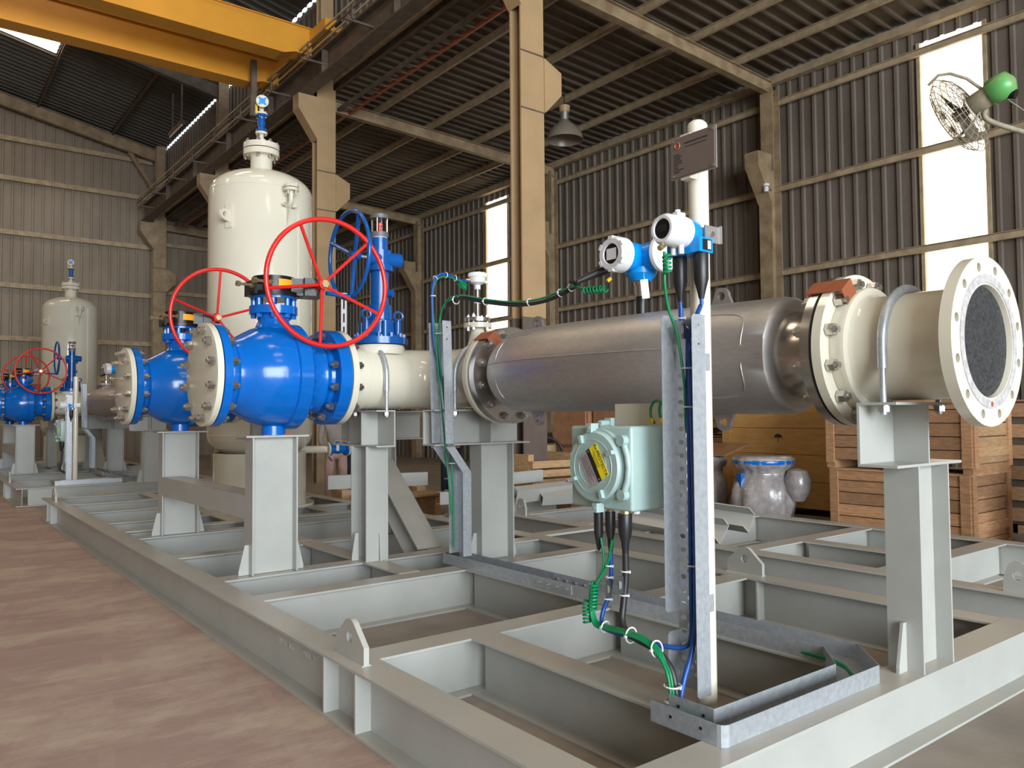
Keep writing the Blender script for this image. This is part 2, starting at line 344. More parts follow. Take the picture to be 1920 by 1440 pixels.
# right wall with two daylight panels
WZ0, WZ1 = 2.4, 8.12
wins = [(5.46, 6.56), (18.75, 19.9)]
segs = []; y = YB
for a, b in wins+[(YF, YF)]:
    segs.append(corr((XW, y, 0), (0, 1, 0), a-y, (0, 0, 1), 8.55, (-1, 0, 0)))
    if a < YF:
        segs.append(corr((XW, a, 0), (0, 1, 0), b-a, (0, 0, 1), WZ0, (-1, 0, 0))); segs.append(corr((XW, a, WZ1), (0, 1, 0), b-a, (0, 0, 1), 8.55-WZ1, (-1, 0, 0)))
    y = b
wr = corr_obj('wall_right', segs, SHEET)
for i, (a, b) in enumerate(wins):
    w = struct('window_%d' % (i+1), corr((XW+0.01, a, WZ0), (0, 1, 0), b-a, (0, 0, 1), WZ1-WZ0, (-1, 0, 0), pitch=0.275, depth=0.02), DAYP)
    for yy in (a, b): part('window_frame', MB().box(XW-0.05, XW+0.03, yy-0.03, yy+0.03, WZ0, WZ1), GIRT, w, smooth=False)
for z in (2.55, 4.35, 6.1, 7.9):
    part('girt', MB().extr(Cprof(0.13, 0.06, 0.01, 0.01, 1), (XW-0.12, YB, z), (XW-0.12, YF, z)), GIRT, wr, smooth=False)
part('eave_strut', MB().box(XW-0.22, XW-0.06, YB, YF, 8.32, 8.48), GIRT, wr, smooth=False)
# far wall
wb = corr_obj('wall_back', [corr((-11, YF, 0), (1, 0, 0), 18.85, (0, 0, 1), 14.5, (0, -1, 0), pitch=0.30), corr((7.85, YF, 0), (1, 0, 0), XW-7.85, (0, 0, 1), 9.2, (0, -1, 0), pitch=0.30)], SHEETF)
def girtx(z, x0, x1, h=0.14, m=GIRT): part('girt', MB().box(x0, x1, YF-0.16, YF-0.05, z-h/2, z+h/2), m, wb, smooth=False)
for z in (4.15, 5.93, 7.72, 9.55, 10.9): girtx(z, -11, 7.3, 0.16)
girtx(2.78, -11, 7.3, 0.34, TAN)
for z in (2.6, 4.35, 6.1, 7.9): girtx(z, 7.6, XW)
for x in (-10.6, -4.6, 1.4): part('wall_post', MB().extr(Iprof(0.25, 0.2, 0.012, 0.016), (x, YF-0.22, 0), (x, YF-0.22, 13.6)), TAND, wb, smooth=False)
# left wall (out of the frame), closed all along to cut side light
corr_obj('wall_left', [corr((-10.8, YB, 5.6), (0, 1, 0), YF-YB, (0, 0, 1), 6.0, (1, 0, 0)), corr((-10.8, YB, 0), (0, 1, 0), YF-YB, (0, 0, 1), 5.6, (1, 0, 0))], SHEETF)
# front wall above the door (behind the camera)
corr_obj('wall_front', [corr((-10.8, YB, 9.2), (1, 0, 0), 18.4, (0, 0, 1), 5.4, (0, 1, 0)), corr((7.5, YB, 0), (1, 0, 0), 7, (0, 0, 1), 9.1, (0, 1, 0))], SHEETF)
# inner wall band between lean-to roof and high roof
XC = 7.4
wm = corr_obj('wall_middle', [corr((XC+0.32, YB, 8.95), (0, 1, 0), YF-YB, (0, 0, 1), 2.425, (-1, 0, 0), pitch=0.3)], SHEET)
part('bottom_channel', MB().extr(Cprof(0.2, 0.08, 0.012, 0.012, 1), (XC+0.30, YB, 8.88), (XC+0.30, YF, 8.88)), DARKST, wm, smooth=False)
part('wall_pipe', MB().cyl((XC+0.2, YB, 8.98), (XC+0.2, YF, 8.98), 0.05, n=10), GIRT, wm)
# lean-to ceiling
RS = -0.045
def zlean(x): return 8.58+(XW-x)*(-RS)
mb = corr((XC+0.3, YB, zlean(XC+0.3)), (0, 1, 0), YF-YB, V((XW-XC-0.3, 0, zlean(XW)-zlean(XC+0.3))).normalized(), XW-XC-0.3, (0, 0, -1), pitch=0.29, depth=0.05, wide=0.05)
cl = corr_obj('ceiling', [mb], ROOFS)
for x in (8.9, 10.35, 11.8, 13.2):
    z = zlean(x)-0.13; part('purlin', MB().extr(Cprof(0.16, 0.06, 0.01, 0.012, 1), (x, YB, z), (x, YF, z)), GIRT, cl, smooth=False)
for yy in (2.3, 9.5, 16.5, 23.6, 30.9):
    x0, x1 = XC+0.2, XW-0.15
    part('rafter', MB().extr(Iprof(0.27, 0.15, 0.01, 0.014), (x0, yy, zlean(x0)-0.36), (x1, yy, zlean(x1)-0.36), (0, 0, 1)), TAND if yy > 3 else TAN, cl, smooth=False)
# high bay ceiling
HS = 0.205
def zhigh(x): return 11.42+(XC+0.25-x)*HS
ridge = -1.6
up1 = V((ridge-XC-0.25, 0, zhigh(ridge)-zhigh(XC+0.25))); L1 = up1.length; up1.normalize()
# skylight in the high roof between purlins
SKY = (25.2, 26.4); sk0, sk1 = 0.449, 0.82
def hs(y0, y1, t0, t1, m=None):
    return corr(V((XC+0.25, y0, zhigh(XC+0.25)))+up1*L1*t0, (0, 1, 0), y1-y0, up1, L1*(t1-t0), (0, 0, -1), pitch=0.3, depth=0.04)
up2 = V((-10.9-ridge, 0, -(zhigh(ridge)-11.4))); L2 = up2.length; up2.normalize()
def hs2(y0, y1, t0, t1):
    return corr(V((ridge, y0, zhigh(ridge)))+up2*L2*t0, (0, 1, 0), y1-y0, up2, L2*(t1-t0), (0, 0, -1), pitch=0.3, depth=0.04)
rows = [(-11.6, -10.5), (-5.2, -4.1), (1.2, 2.3), (7.6, 8.7), (13.0, 14.1), SKY, (28.6, 29.7)]  # visible skylight row, plus unseen rows added for more top light
def roof(fn, t0, t1, rows):
    out = []; y = YB
    for a, b in rows: out += [fn(y, a, 0, 1), fn(a, b, 0, t0), fn(a, b, t1, 1)]; y = b
    return out+[fn(y, YF+0.05, 0, 1)]
ch = corr_obj('ceiling', roof(hs, sk0, sk1, rows[:6]), ROOFH)
for k, (a, b) in enumerate(rows[:6]): corr_obj('window_%d' % (3+k), [hs(a, b, sk0, sk1)], DAYR)
ch2 = corr_obj('ceiling', roof(hs2, 0.3, 0.75, rows[4:]), ROOFH)
for k, (a, b) in enumerate(rows[4:]): corr_obj('window_%d' % (9+k), [hs2(a, b, 0.3, 0.75)], DAYR)  # unseen panels on the left slope, also added for top light
for x in (5.9, 3.6, 1.4, -0.8):
    z = zhigh(x)-0.13; part('purlin', MB().extr(Cprof(0.18, 0.06, 0.01, 0.012, 1), (x, YB, z), (x, YF-0.1, z)), DARKST, ch, smooth=False)
for yy, m in ((30.75, TAND), (23.5, DARKST), (16.3, DARKST), (9.1, DARKST)):
    part('rafter', MB().extr(Iprof(0.42, 0.18, 0.012, 0.016), (XC+0.1, yy, zhigh(XC+0.1)-0.40), (ridge, yy, zhigh(ridge)-0.40), (0, 0, 1)), m, ch, smooth=False)
    if yy > 30: part('knee_brace', MB().extr(Iprof(0.14, 0.12, 0.01, 0.012), (XC-0.95, yy, zhigh(XC-0.95)-0.6), (XC-0.05, yy, zhigh(XC)-1.75)), TAND, ch, smooth=False)

# columns
def plate_poly(mb, pts, y0, y1):  # polygon in XZ extruded along Y
    n = len(pts); vs = [(x, yy, z) for yy in (y0, y1) for x, z in pts]
    mb.add(vs, [tuple(range(n)), tuple(range(2*n-1, n-1, -1))]+[(i, (i+1) % n, n+(i+1) % n, n+i) for i in range(n)])
ordn = ['nearest', 'second', 'third', 'farthest']
lab_in = ['tall cream column with brown base band standing behind the grey curved meter', 'cream column with two brackets rising beside the large white vessel', 'cream column mostly hidden behind the large white vessel', 'dusty cream column in the far corner by the back wall girts']
for i, yy in enumerate((9.1, 16.3, 23.4, 30.45)):
    r = T('column', lab_in[i], 'column', (XC, yy, 0), group='cream columns of the middle row')
    b, h = 0.44, 0.27
    m = TAN if i < 2 else TAND
    for z0, z1, mm, nm in ((0, 2.9, BAND if i == 0 else TAND, 'column_base'), (2.9, 8.75, m, 'shaft')):
        mb = MB(); mb.box(-b/2, b/2, -h/2, -h/2+0.03, z0, z1); mb.box(-b/2, b/2, h/2-0.03, h/2, z0, z1); mb.box(-0.01, 0.01, -h/2+0.03, h/2-0.03, z0, z1)
        part(nm, mb, mm, r, smooth=False)
    mb = MB(); mb.extr(Iprof(0.24, 0.3, 0.012, 0.018), (0.02, 0, 8.75), (0.02, 0, 11.35), (0, 1, 0)); part('upper_shaft', mb, m if i else TAN, r, smooth=False)
    mb = MB(); plate_poly(mb, [(b/2, 6.02), (b/2+0.02, 6.02), (b/2+0.34, 6.35), (b/2+0.34, 6.70), (b/2, 6.85)], -h/2-0.02, h/2+0.02); part('bracket', mb, m, r, smooth=False)
    mb = MB(); plate_poly(mb, [(-b/2, 7.55), (-b/2, 8.5), (-b/2-0.44, 8.5), (-b/2-0.44, 8.18)], -h/2-0.02, h/2+0.02); part('bracket', mb, m, r, smooth=False)
    part('splice_plate', MB().box(-b/2-0.004, b/2+0.004, -h/2-0.012, -h/2, 6.0, 6.02).box(-b/2-0.004, b/2+0.004, -h/2-0.012, -h/2, 6.86, 6.88), DARKST, r, smooth=False)
lab_rt = ['tan wall column with bracket at the right wall, right of the nameplate pole', 'tan wall column with bracket seen just right of the tall cream column', 'tan wall column with bracket at the right wall, left of the tall cream column']
for i, yy in enumerate((9.5, 16.5, 23.6)):
    r = T('wall_column', lab_rt[i], 'column', (XW-0.3, yy, 0), group='columns along the right wall')
    part('shaft', MB().extr(Iprof(0.34, 0.3, 0.012, 0.018), (0, 0, 0), (0, 0, 6.45), (1, 0, 0)), TAND, r, smooth=False)
    part('upper_shaft', MB().extr(Iprof(0.24, 0.3, 0.012, 0.018), (0.05, 0, 6.45), (0.05, 0, 8.2), (1, 0, 0)), TAND, r, smooth=False)
    mb = MB(); plate_poly(mb, [(-0.17, 5.75), (-0.17, 6.75), (-0.62, 6.75), (-0.62, 6.45)], -0.16, 0.16); part('bracket', mb, TAND, r, smooth=False)
# small white insulator on the nearest wall column
r = T('floodlight_bracket', 'small white fitting bolted to the right wall column below its bracket', 'fitting', (13.86, 9.36, 6.0))
part('body', MB().cyl((0, 0, -0.05), (0, 0, 0.05), 0.05, n=12).cyl((0, 0, 0.06), (0, 0, 0.11), 0.07, n=12), WHITE, r); part('stem', MB().cyl((0, 0, 0), (0.15, 0, 0), 0.03, n=8), DARKST, r)

# crane runway, conductor bars, crane
XR = 6.9
r = T('crane_runway_beam', 'dark dirty runway beam carried on the column brackets below the crane', 'beam', (XR, 0, 8.5))
part('beam', MB().extr(Iprof(0.55, 0.3, 0.014, 0.022), (0, 1.5, 0.28), (0, 30.4, 0.28)), DARKST, r, smooth=False)
part('rail', MB().box(-0.035, 0.035, 1.5, 30.4, 0.555, 0.63), DARKST, r, smooth=False)
for yy in range(3, 30, 3): part('stiffener', MB().box(-0.14, 0.14, yy-0.006, yy+0.006, 0.03, 0.53), DARKST, r, smooth=False)
r = T('conductor_rails', 'bundle of thin brown conductor bars on hangers along the crane runway', 'rail', (XR-0.38, 0, 8.85))
for k in range(4): part('conductor_bar', MB().box(-0.012-0.0*k, 0.012, 1.5, 29.6, 0.09*k-0.1, 0.09*k-0.07), GIRT if k % 2 else DARKST, r, smooth=False, loc=(-0.03*k, 0, 0))
for yy in range(3, 30, 2): part('hanger', MB().box(-0.2, 0.38, yy-0.02, yy+0.02, -0.15, -0.11).box(-0.08, -0.05, yy-0.02, yy+0.02, -0.13, 0.24), DARKST, r, smooth=False)
r = T('ladder_cable_tray', 'rusty ladder cable tray hung under the inner wall band', 'cable tray', (XC+0.42, 0, 8.45))
for x in (0, 0.28): part('side_rail', MB().box(x-0.015, x+0.015, YB, 30, -0.05, 0.05), COPPER if x else DARKST, r, smooth=False)
mb = MB()
for k in range(98): mb.box(0, 0.28, -9+k*0.4, -8.96+k*0.4, -0.03, 0.0)
o = part('rungs', mb, DARKST, r, smooth=False); o['kind'] = 'stuff'
r = T('overhead_crane', 'orange-yellow double girder overhead crane above the large white vessel', 'crane', (0, 0, 9.2))
def girder(y0, y1, zb, h):
    mb = MB(); pts = [(-9.8, zb), (XR-0.85, zb), (XR-0.55, zb+0.10), (XR-0.2, zb+0.10), (XR-0.2, zb+h), (-9.8, zb+h)]
    plate_poly(mb, pts, y0, y1)
    mb.box(-9.8, XR-0.2, y0-0.05, y0, zb+h-0.02, zb+h); mb.box(-9.8, XR-0.8, y0-0.04, y0, zb-0.0, zb+0.02)
    return mb
part('girder', girder(15.37, 15.77, -0.30, 0.66), CRANE, r, smooth=False)
part('girder', girder(17.2, 17.6, -0.30, 0.66), CRANE, r, smooth=False)
part('end_carriage', MB().box(XR-0.25, XR+0.1, 14.6, 18.4, 0.06, 0.30), CRANE, r, smooth=False)
for yy in (14.9, 18.1): part('wheel', MB().cyl((XR-0.05, yy, 0.05), (XR+0.05, yy, 0.05), 0.12, n=20), DARKST, r)
part('pendant_arm', MB().box(XR-0.92, XR-0.80, 16.9, 17.0, -1.15, 0.1), DARKST, r, smooth=False)
part('bumper', MB().cyl((XR, 14.6, 0.2), (XR, 14.45, 0.2), 0.06, n=12), BLACK, r)
r = T('tube_light', 'small hanging tube light under the far end of the crane girder', 'lamp', (6.3, 24.0, 9.9))
part('housing', MB().obox((0, 0, 0), (0.16, 1.3, 0.10)), DARKST, r, smooth=False); part('tube', MB().cyl((-0.03, -0.62, -0.07), (-0.03, 0.62, -0.07), 0.03, n=10), WHITE, r)
part('hanger', MB().box(-0.02, 0.02, -0.5, -0.46, 0.05, 1.2).box(-0.02, 0.02, 0.46, 0.5, 0.05, 1.2), DARKST, r, smooth=False)

# bay lamp
lx, ly, lz = 11.2, 12.5, 7.78
r = T('high_bay_lamp', 'dusty bell shaped bay lamp hanging from the low roof', 'lamp', (lx, ly, lz))
sh = MB(); sh.lathe((0, 0, 0), (0, 0, 1), [(-0.44, 0.40), (-0.34, 0.385), (-0.2, 0.30), (-0.08, 0.17), (0.0, 0.09), (0.0, 0.08), (-0.08, 0.155), (-0.2, 0.285), (-0.34, 0.37), (-0.44, 0.385)], n=28, closed=True); part('shade', sh, LAMPM, r)
part('neck', MB().cyl((0, 0, -0.02), (0, 0, 0.17), 0.09, n=20), STEEL, r); part('socket', MB().cyl((0, 0, 0.17), (0, 0, 0.30), 0.105, 0.125, n=20), TAN, r)
part('bulb', MB().lathe((0, 0, 0), (0, 0, 1), [(-0.30, 0.01), (-0.27, 0.06), (-0.2, 0.075), (-0.1, 0.05), (0, 0.035)], n=14), WHITE, r)
part('cord', MB().cyl((0, 0, 0.3), (0, 0, zlean(lx)-0.05-lz), 0.008, n=6), BLACK, r)
# ================================================================== SKIDS
HB = 0.30
def ibm(p0, p1, b=0.178, h=HB, z=None):
    return MB().extr(Iprof(h, b, 0.009, 0.012), (p0[0], p0[1], h/2), (p1[0], p1[1], h/2), (0, 0, 1))
def lug_mesh(w=0.30, h=0.19, th=0.028, rh=0.028, round_r=0.075):
    pts = [(-w/2, 0), (w/2, 0), (w/2, h*0.44)]
    a0 = math.radians(38)
    pts += [(round_r*math.sin(a0-(2*a0)*i/8), h-round_r+round_r*math.cos(a0-(2*a0)*i/8)) for i in range(9)]
    pts += [(-w/2, h*0.44)]
    return MB().holed((0, -th/2, 0), (1, 0, 0), (0, 0, 1), pts, [circ(rh, 16, 0, h*0.56)], -th)
def hpost(x0, x1, y0, y1, z0, z1, flange='x', t=0.012):
    mb = MB(); cx, cy = (x0+x1)/2, (y0+y1)/2
    if flange == 'x':
        mb.box(x0, x0+t, y0, y1, z0, z1); mb.box(x1-t, x1, y0, y1, z0, z1); mb.box(x0+t, x1-t, cy-0.006, cy+0.006, z0, z1)
    else:
        mb.box(x0, x1, y0, y0+t, z0, z1); mb.box(x0, x1, y1-t, y1, z0, z1); mb.box(cx-0.006, cx+0.006, y0+t, y1-t, z0, z1)
    return mb
def gusset(p, d, h=0.22, w0=0.075, w1=0.03, th=0.014, n=(0, 1, 0)):
    p = V(p); d = V(d); n = V(n); vs = []
    for s in (-th/2, th/2):
        vs += [p+n*s, p+d*w0+n*s, p+d*w0+n*s+V((0, 0, 0.03)), p+d*w1+n*s+V((0, 0, h)), p+n*s+V((0, 0, h))]
    return MB().add(vs, [(0, 1, 2, 3, 4), (9, 8, 7, 6, 5)]+[(i, (i+1) % 5, 5+(i+1) % 5, 5+i) for i in range(5)])
def saddle_x(x0, x1, y0, y1, z0, z1, stiff, t=0.012):   # axis along X, web at y1, toes towards -y
    mb = MB().box(x0, x1, y0, y1, z0, z0+t).box(x0, x1, y0, y1, z1-t, z1).box(x0, x1, y1-t, y1, z0+t, z1-t); out = [mb]
    for s in stiff: out.append(MB().box(s-0.006, s+0.006, y0+0.008, y1-t, z0+t, z1-t))
    return out
def saddle_y(x0, x1, y0, y1, z0, z1, stiff, t=0.012):   # axis along Y, web at x1, toes towards -x
    mb = MB().box(x0, x1, y0, y1, z0, z0+t).box(x0, x1, y0, y1, z1-t, z1).box(x1-t, x1, y0, y1, z0+t, z1-t); out = [mb]
    for s in stiff: out.append(MB().box(x0+0.008, x1-t, s-0.006, s+0.006, z0+t, z1-t))
    return out
SX0, SX1, SY0, SY1 = 1.675, 4.965, 1.68, 13.45
def build_skid(label):
    r = T('equipment_skid', label, 'skid', (SX0, SY0, 0)); O = V((SX0, SY0, 0))
    def P(name, mb, m=GREY):
        mb.v = [tuple(V(q)-O) for q in mb.v]; return part(name, mb, m, r, smooth=False)
    P('long_beam', ibm((SX0+0.089, SY0+0.006), (SX0+0.089, SY1))); P('long_beam', ibm((SX1-0.089, SY0+0.18), (SX1-0.089, SY1)))
    P('end_beam', ibm((SX0+0.18, SY0+0.089), (SX1+0.03, SY0+0.089), h=HB+0.002))
    for yc in (3.545, 5.09, 5.855, 7.03, 8.39, 8.98, 9.80, 11.05, 12.2, 13.36): P('cross_beam', ibm((SX0+0.094, yc), (SX1-0.094, yc), h=HB-0.003))
    P('stringer', ibm((2.49, SY0+0.094), (2.49, 3.45))); P('stringer', ibm((3.51, SY0+0.094), (3.51, 3.45))); P('stringer', ibm((3.51, 3.64), (3.51, 5.0)))
    for a, b in ((5.18, 5.765), (5.945, 6.94), (7.12, 8.3), (9.07, 9.71), (9.89, 10.96), (11.14, 12.11), (12.29, 13.27)): P('stringer', ibm((3.04, a), (3.04, b)))
    P('stringer', ibm((4.25, 9.07), (4.25, 9.71))); P('stringer', ibm((4.25, 9.89), (4.25, 10.96)))
    # lugs
    for (x, y) in ((SX0+0.075, 3.53), (SX0+0.075, 12.75), (SX1-0.06, 3.55), (SX1-0.06, 12.75)):
        mb = lug_mesh(0.30, 0.195); mb.v = [(x+b, y-a, HB+c) for a, b, c in mb.v]; P('lifting_lug', mb)
        P('weld_bead', MB().cyl((x-0.018, y-0.152, HB), (x-0.018, y+0.152, HB), 0.007, n=6).cyl((x+0.018, y-0.152, HB), (x+0.018, y+0.152, HB), 0.007, n=6))
        for dy in (-0.17, 0.17):
            if x < 3: P('web_stiffener', MB().box(SX0+0.004, SX0+0.085, y+dy-0.006, y+dy+0.006, 0.012, HB-0.012))
            else: P('web_stiffener', MB().box(SX1-0.174, SX1-0.094, y+dy-0.006, y+dy+0.006, 0.012, HB-0.012))
    # posts
    def post(x0, x1, y0, y1, z1, fl='x'):
        P('post', hpost(x0, x1, y0, y1, HB, z1, fl)); yc, xc = (y0+y1)/2, (x0+x1)/2
        if fl == 'x':
            P('gusset', gusset((x0, yc, HB), (-1, 0, 0))); P('gusset', gusset((x1, yc, HB), (1, 0, 0)))
        else:
            P('gusset', gusset((xc+0.02, y0, HB), (0, -1, 0), n=(1, 0, 0), w0=0.03, w1=0.012)); P('gusset', gusset((x0, yc, HB), (-1, 0, 0), w0=0.06))
    def cap(x0, x1, y0, y1, z): P('cap_plate', MB().box(x0, x1, y0, y1, z-0.014, z))
    post(3.62, 3.92, 1.69, 1.85, 1.225)
    for q, nm in zip(saddle_x(3.43, 4.06, 1.69, 1.87, 1.225, 1.515, (3.745,)), ('saddle', 'saddle_stiffener')): P(nm, q)
    post(2.07, 2.42, 5.79, 5.95, 1.316); cap(2.02, 2.505, 5.78, 5.96, 1.33)
    post(2.07, 2.42, 8.31, 8.47, 1.316); cap(2.02, 2.505, 8.30, 8.48, 1.33)
    P('link_beam', MB().extr(Iprof(0.2, 0.18, 0.010, 0.012), (2.17, 5.95, 0.79), (2.17, 8.31, 0.79), (1, 0, 0)))
    P('link_cover', MB().box(2.075, 2.265, 5.95, 8.31, 0.868, 0.88))
    post(2.975, 3.175, 5.75, 6.02, 1.22, 'y')
    for q, nm in zip(saddle_y(2.99, 3.16, 5.60, 6.40, 1.22, 1.515, (5.88,)), ('saddle', 'saddle_stiffener')): P(nm, q)
    post(3.70, 4.03, 5.17, 5.33, 1.235)
    for q, nm in zip(saddle_x(3.255, 4.19, 5.16, 5.34, 1.235, 1.515, (3.80,)), ('saddle', 'saddle_stiffener')): P(nm, q)
    post(3.60, 3.93, 6.95, 7.11, 1.23)
    for q, nm in zip(saddle_x(3.42, 4.3, 6.93, 7.12, 1.23, 1.515, (3.70, 3.78)), ('saddle', 'saddle_stiffener', 'saddle_stiffener')): P(nm, q)
    P('brace', MB().extr(Iprof(0.22, 0.24, 0.010, 0.014), (3.765, 7.0, 0.95), (3.72, 6.05, 0.22), (0, 0, 1)))
    post(2.975, 3.175, 8.27, 8.54, 1.22, 'y')
    for q, nm in zip(saddle_y(2.99, 3.16, 8.13, 8.9, 1.22, 1.515, (8.4,)), ('saddle', 'saddle_stiffener')): P(nm, q)
    return r
skid1 = build_skid('long grey welded skid frame filling the foreground below the blue valves')
text('stencil_word', 'LIFTING', 0.062, (0.0835, 2.70, 0.185), (0, -1, 0), (0, 0, 1), GREY, skid1, 0.0016)
text('stencil_word', 'POINT', 0.062, (0.0835, 2.36, 0.185), (0, -1, 0), (0, 0, 1), GREY, skid1, 0.0016)
# ================================================================== PIPING
ZP = 1.778; YA = 5.87; YA2 = 8.39; XB = 3.77
def ring(c, axis, a0, a1, ro, ri, n=48): return MB().lathe(c, axis, [(a0, ro), (a1, ro), (a1, ri), (a0, ri)], n=n, closed=True)
def ball_valve(x, y, label, spokeph):
    r = T('ball_valve', label, 'valve', (x, y, 1.33)); z = ZP-1.33; c = (0, 0, z); X = (1, 0, 0)
    b = MB().lathe(c, X, [(-0.425, 0.285), (-0.395, 0.295), (-0.36, 0.29), (-0.335, 0.268), (-0.30, 0.282), (-0.25, 0.312), (-0.18, 0.352), (-0.10, 0.377), (-0.02, 0.387), (0.055, 0.385)], n=56)
    part('body', b, BLUE, r, 30)
    part('body_flange', MB().lathe(c, X, [(0.052, 0.392), (0.06, 0.405), (0.155, 0.405), (0.165, 0.395), (0.165, 0.27), (0.052, 0.27)], n=56, closed=True), BLUE, r)
    part('tailpiece', MB().lathe(c, X, [(0.16, 0.31), (0.2, 0.29), (0.27, 0.275), (0.32, 0.285), (0.36, 0.262), (0.39, 0.275)], n=56), BLUE, r, 30)
    part('end_flange', ring(c, X, -0.48, -0.423, 0.375, 0.2), BLUE, r); part('end_flange', ring(c, X, 0.385, 0.48, 0.375, 0.2), BLUE, r)
    mb = MB()
    for k in range(20):
        a = 2*PI*k/20+0.1; mb.cyl((0.16, 0.35*math.cos(a), z+0.35*math.sin(a)), (0.195, 0.35*math.cos(a), z+0.35*math.sin(a)), 0.02, n=6)
    o = part('body_bolts', mb, BLUE, r, 25); o['kind'] = 'stuff'
    part('foot', MB().cyl((0, 0, z-0.375), (0, 0, 0.05), 0.082, n=28).cyl((0, 0, 0.002), (0, 0, 0.055), 0.088, n=28), BLUE, r)
    part('red_shim', MB().box(-0.1, 0.12, -0.07, 0.07, 0.0, 0.004), RED, r, smooth=False)
    part('bonnet', MB().lathe((0, 0, z), (0, 0, 1), [(0.33, 0.17), (0.37, 0.135), (0.42, 0.115), (0.47, 0.118)], n=32), BLUE, r)
    part('stem_flange', MB().cyl((0, 0, z+0.47), (0, 0, z+0.53), 0.178, n=36), BLUE, r)
    mb = MB()
    for k in range(8):
        a = 2*PI*(k+0.5)/8; q = (0.145*math.cos(a), 0.145*math.sin(a)); mb.cyl((*q, z+0.53), (*q, z+0.60), 0.021, n=10); mb.cyl((*q, z+0.44), (*q, z+0.47), 0.022, n=6)
    part('stem_bolts', mb, BLUE, r, 25)
    part('mounting_ring', MB().cyl((0, 0, z+0.585), (0, 0, z+0.605), 0.17, n=36), DBLUE, r)
    # gearbox
    g = part('gearbox', MB().cyl((0, 0, z+0.605), (0, 0, z+0.635), 0.19, n=36).cyl((0, 0, z+0.635), (0, 0, z+0.755), 0.155, n=36).box(-0.18, -0.08, -0.10, 0.13, z+0.61, z+0.72).obox((0.13, -0.06, z+0.68), (0.26, 0.16, 0.13), (0.96, -0.25, 0), (0.25, 0.96, 0)), BLACK, r)
    wb_ = MB().obox((0.26, -0.10, z+0.68), (0.15, 0.22, 0.135), (0.985, -0.17, 0), (0.17, 0.985, 0)); part('worm_housing', wb_, BLACK, g, smooth=False)
    part('front_band', MB().lathe((0, 0, 0), (0, 0, 1), [(z+0.645, 0.158), (z+0.745, 0.158), (z+0.745, 0.14), (z+0.645, 0.14)], n=36, closed=True), BLACK, g)
    mb = MB().cyl((-0.17, -0.06, z+0.675), (-0.29, -0.075, z+0.675), 0.011, n=10).cyl((-0.285, -0.074, z+0.675), (-0.31, -0.078, z+0.675), 0.022, n=6).cyl((-0.17, -0.06, z+0.675), (-0.2, -0.064, z+0.675), 0.022, n=6)
    mb.cyl((-0.08, -0.13, z+0.70), (-0.2, -0.145, z+0.70), 0.013, n=10).cyl((-0.06, -0.128, z+0.70), (-0.085, -0.131, z+0.70), 0.022, n=6).cyl((-0.185, -0.143, z+0.70), (-0.215, -0.147, z+0.70), 0.024, n=6)
    part('stop_screw', mb, BRASS, g, 25)
    q = []
    for i in range(7):
        a = math.radians(-98+8.5*i); q.append((0.1615*math.cos(a), 0.1615*math.sin(a)))
    mb = MB(); vs = [(a, b2, zz) for zz in (z+0.668, z+0.728) for a, b2 in q]; mb.add(vs, [(i, i+1, 8+i, 7+i) for i in range(6)]); part('orange_tag', mb, ORANGE, g)
    # hand wheel
    hz = z+0.695; hx = 0.28; yr, yh = -0.37, -0.255; R = 0.478
    w = part('handwheel', MB().cyl((hx, yh-0.045, hz), (hx, yh+0.05, hz), 0.04, n=20), RED, r)
    part('rim', MB().tube([(hx+R*math.cos(2*PI*k/64), yr, hz+R*math.sin(2*PI*k/64)) for k in range(64)], 0.0185, 10, True), RED, w)
    for k in range(5):
        a = math.radians(spokeph+72*k); part('spoke', MB().cyl((hx+0.03*math.cos(a), yh-0.01, hz+0.03*math.sin(a)), (hx+R*math.cos(a), yr, hz+R*math.sin(a)), 0.0125, n=8), RED, w)
    part('hub_nut', MB().cyl((hx, yh-0.07, hz), (hx, yh-0.045, hz), 0.03, n=6), BRASS, w, 25)
    part('wheel_shaft', MB().cyl((hx, yh, hz), (hx, -0.12, hz), 0.018, n=12), BLACK, w)
    return r
def blind(x, y, label):
    r = T('blind_flange', label, 'flange', (x, y, ZP-0.375)); c = (0, 0, 0.375)
    part('disc', MB().lathe(c, (1, 0, 0), [(0, 0.36), (0.004, 0.375), (0.046, 0.375), (0.046, 0.3)], n=56), CREAM, r)
    part('gasket', ring(c, (1, 0, 0), 0.046, 0.056, 0.33, 0.2), GASKET, r)
    studs(r, (0.056, 0, 0.375), (1, 0, 0), 0.325, 0.115)
    return r
bv1 = ball_valve(2.255, YA, 'blue ball valve with large red handwheel, nearest of the four', 118)
bv2 = ball_valve(2.255, YA2, 'second blue ball valve with red handwheel, partly behind the nearest valve', 90)
bf1 = blind(1.72, YA, 'round white blind flange bolted on the nearest blue ball valve')
bf2 = blind(1.72, YA2, 'round white blind flange bolted on the second blue ball valve')
def arc(c, a0, a1, R, z, n=12): return [(c[0]+R*math.cos(math.radians(a0+(a1-a0)*i/n)), c[1]+R*math.sin(math.radians(a0+(a1-a0)*i/n)), z) for i in range(n+1)]
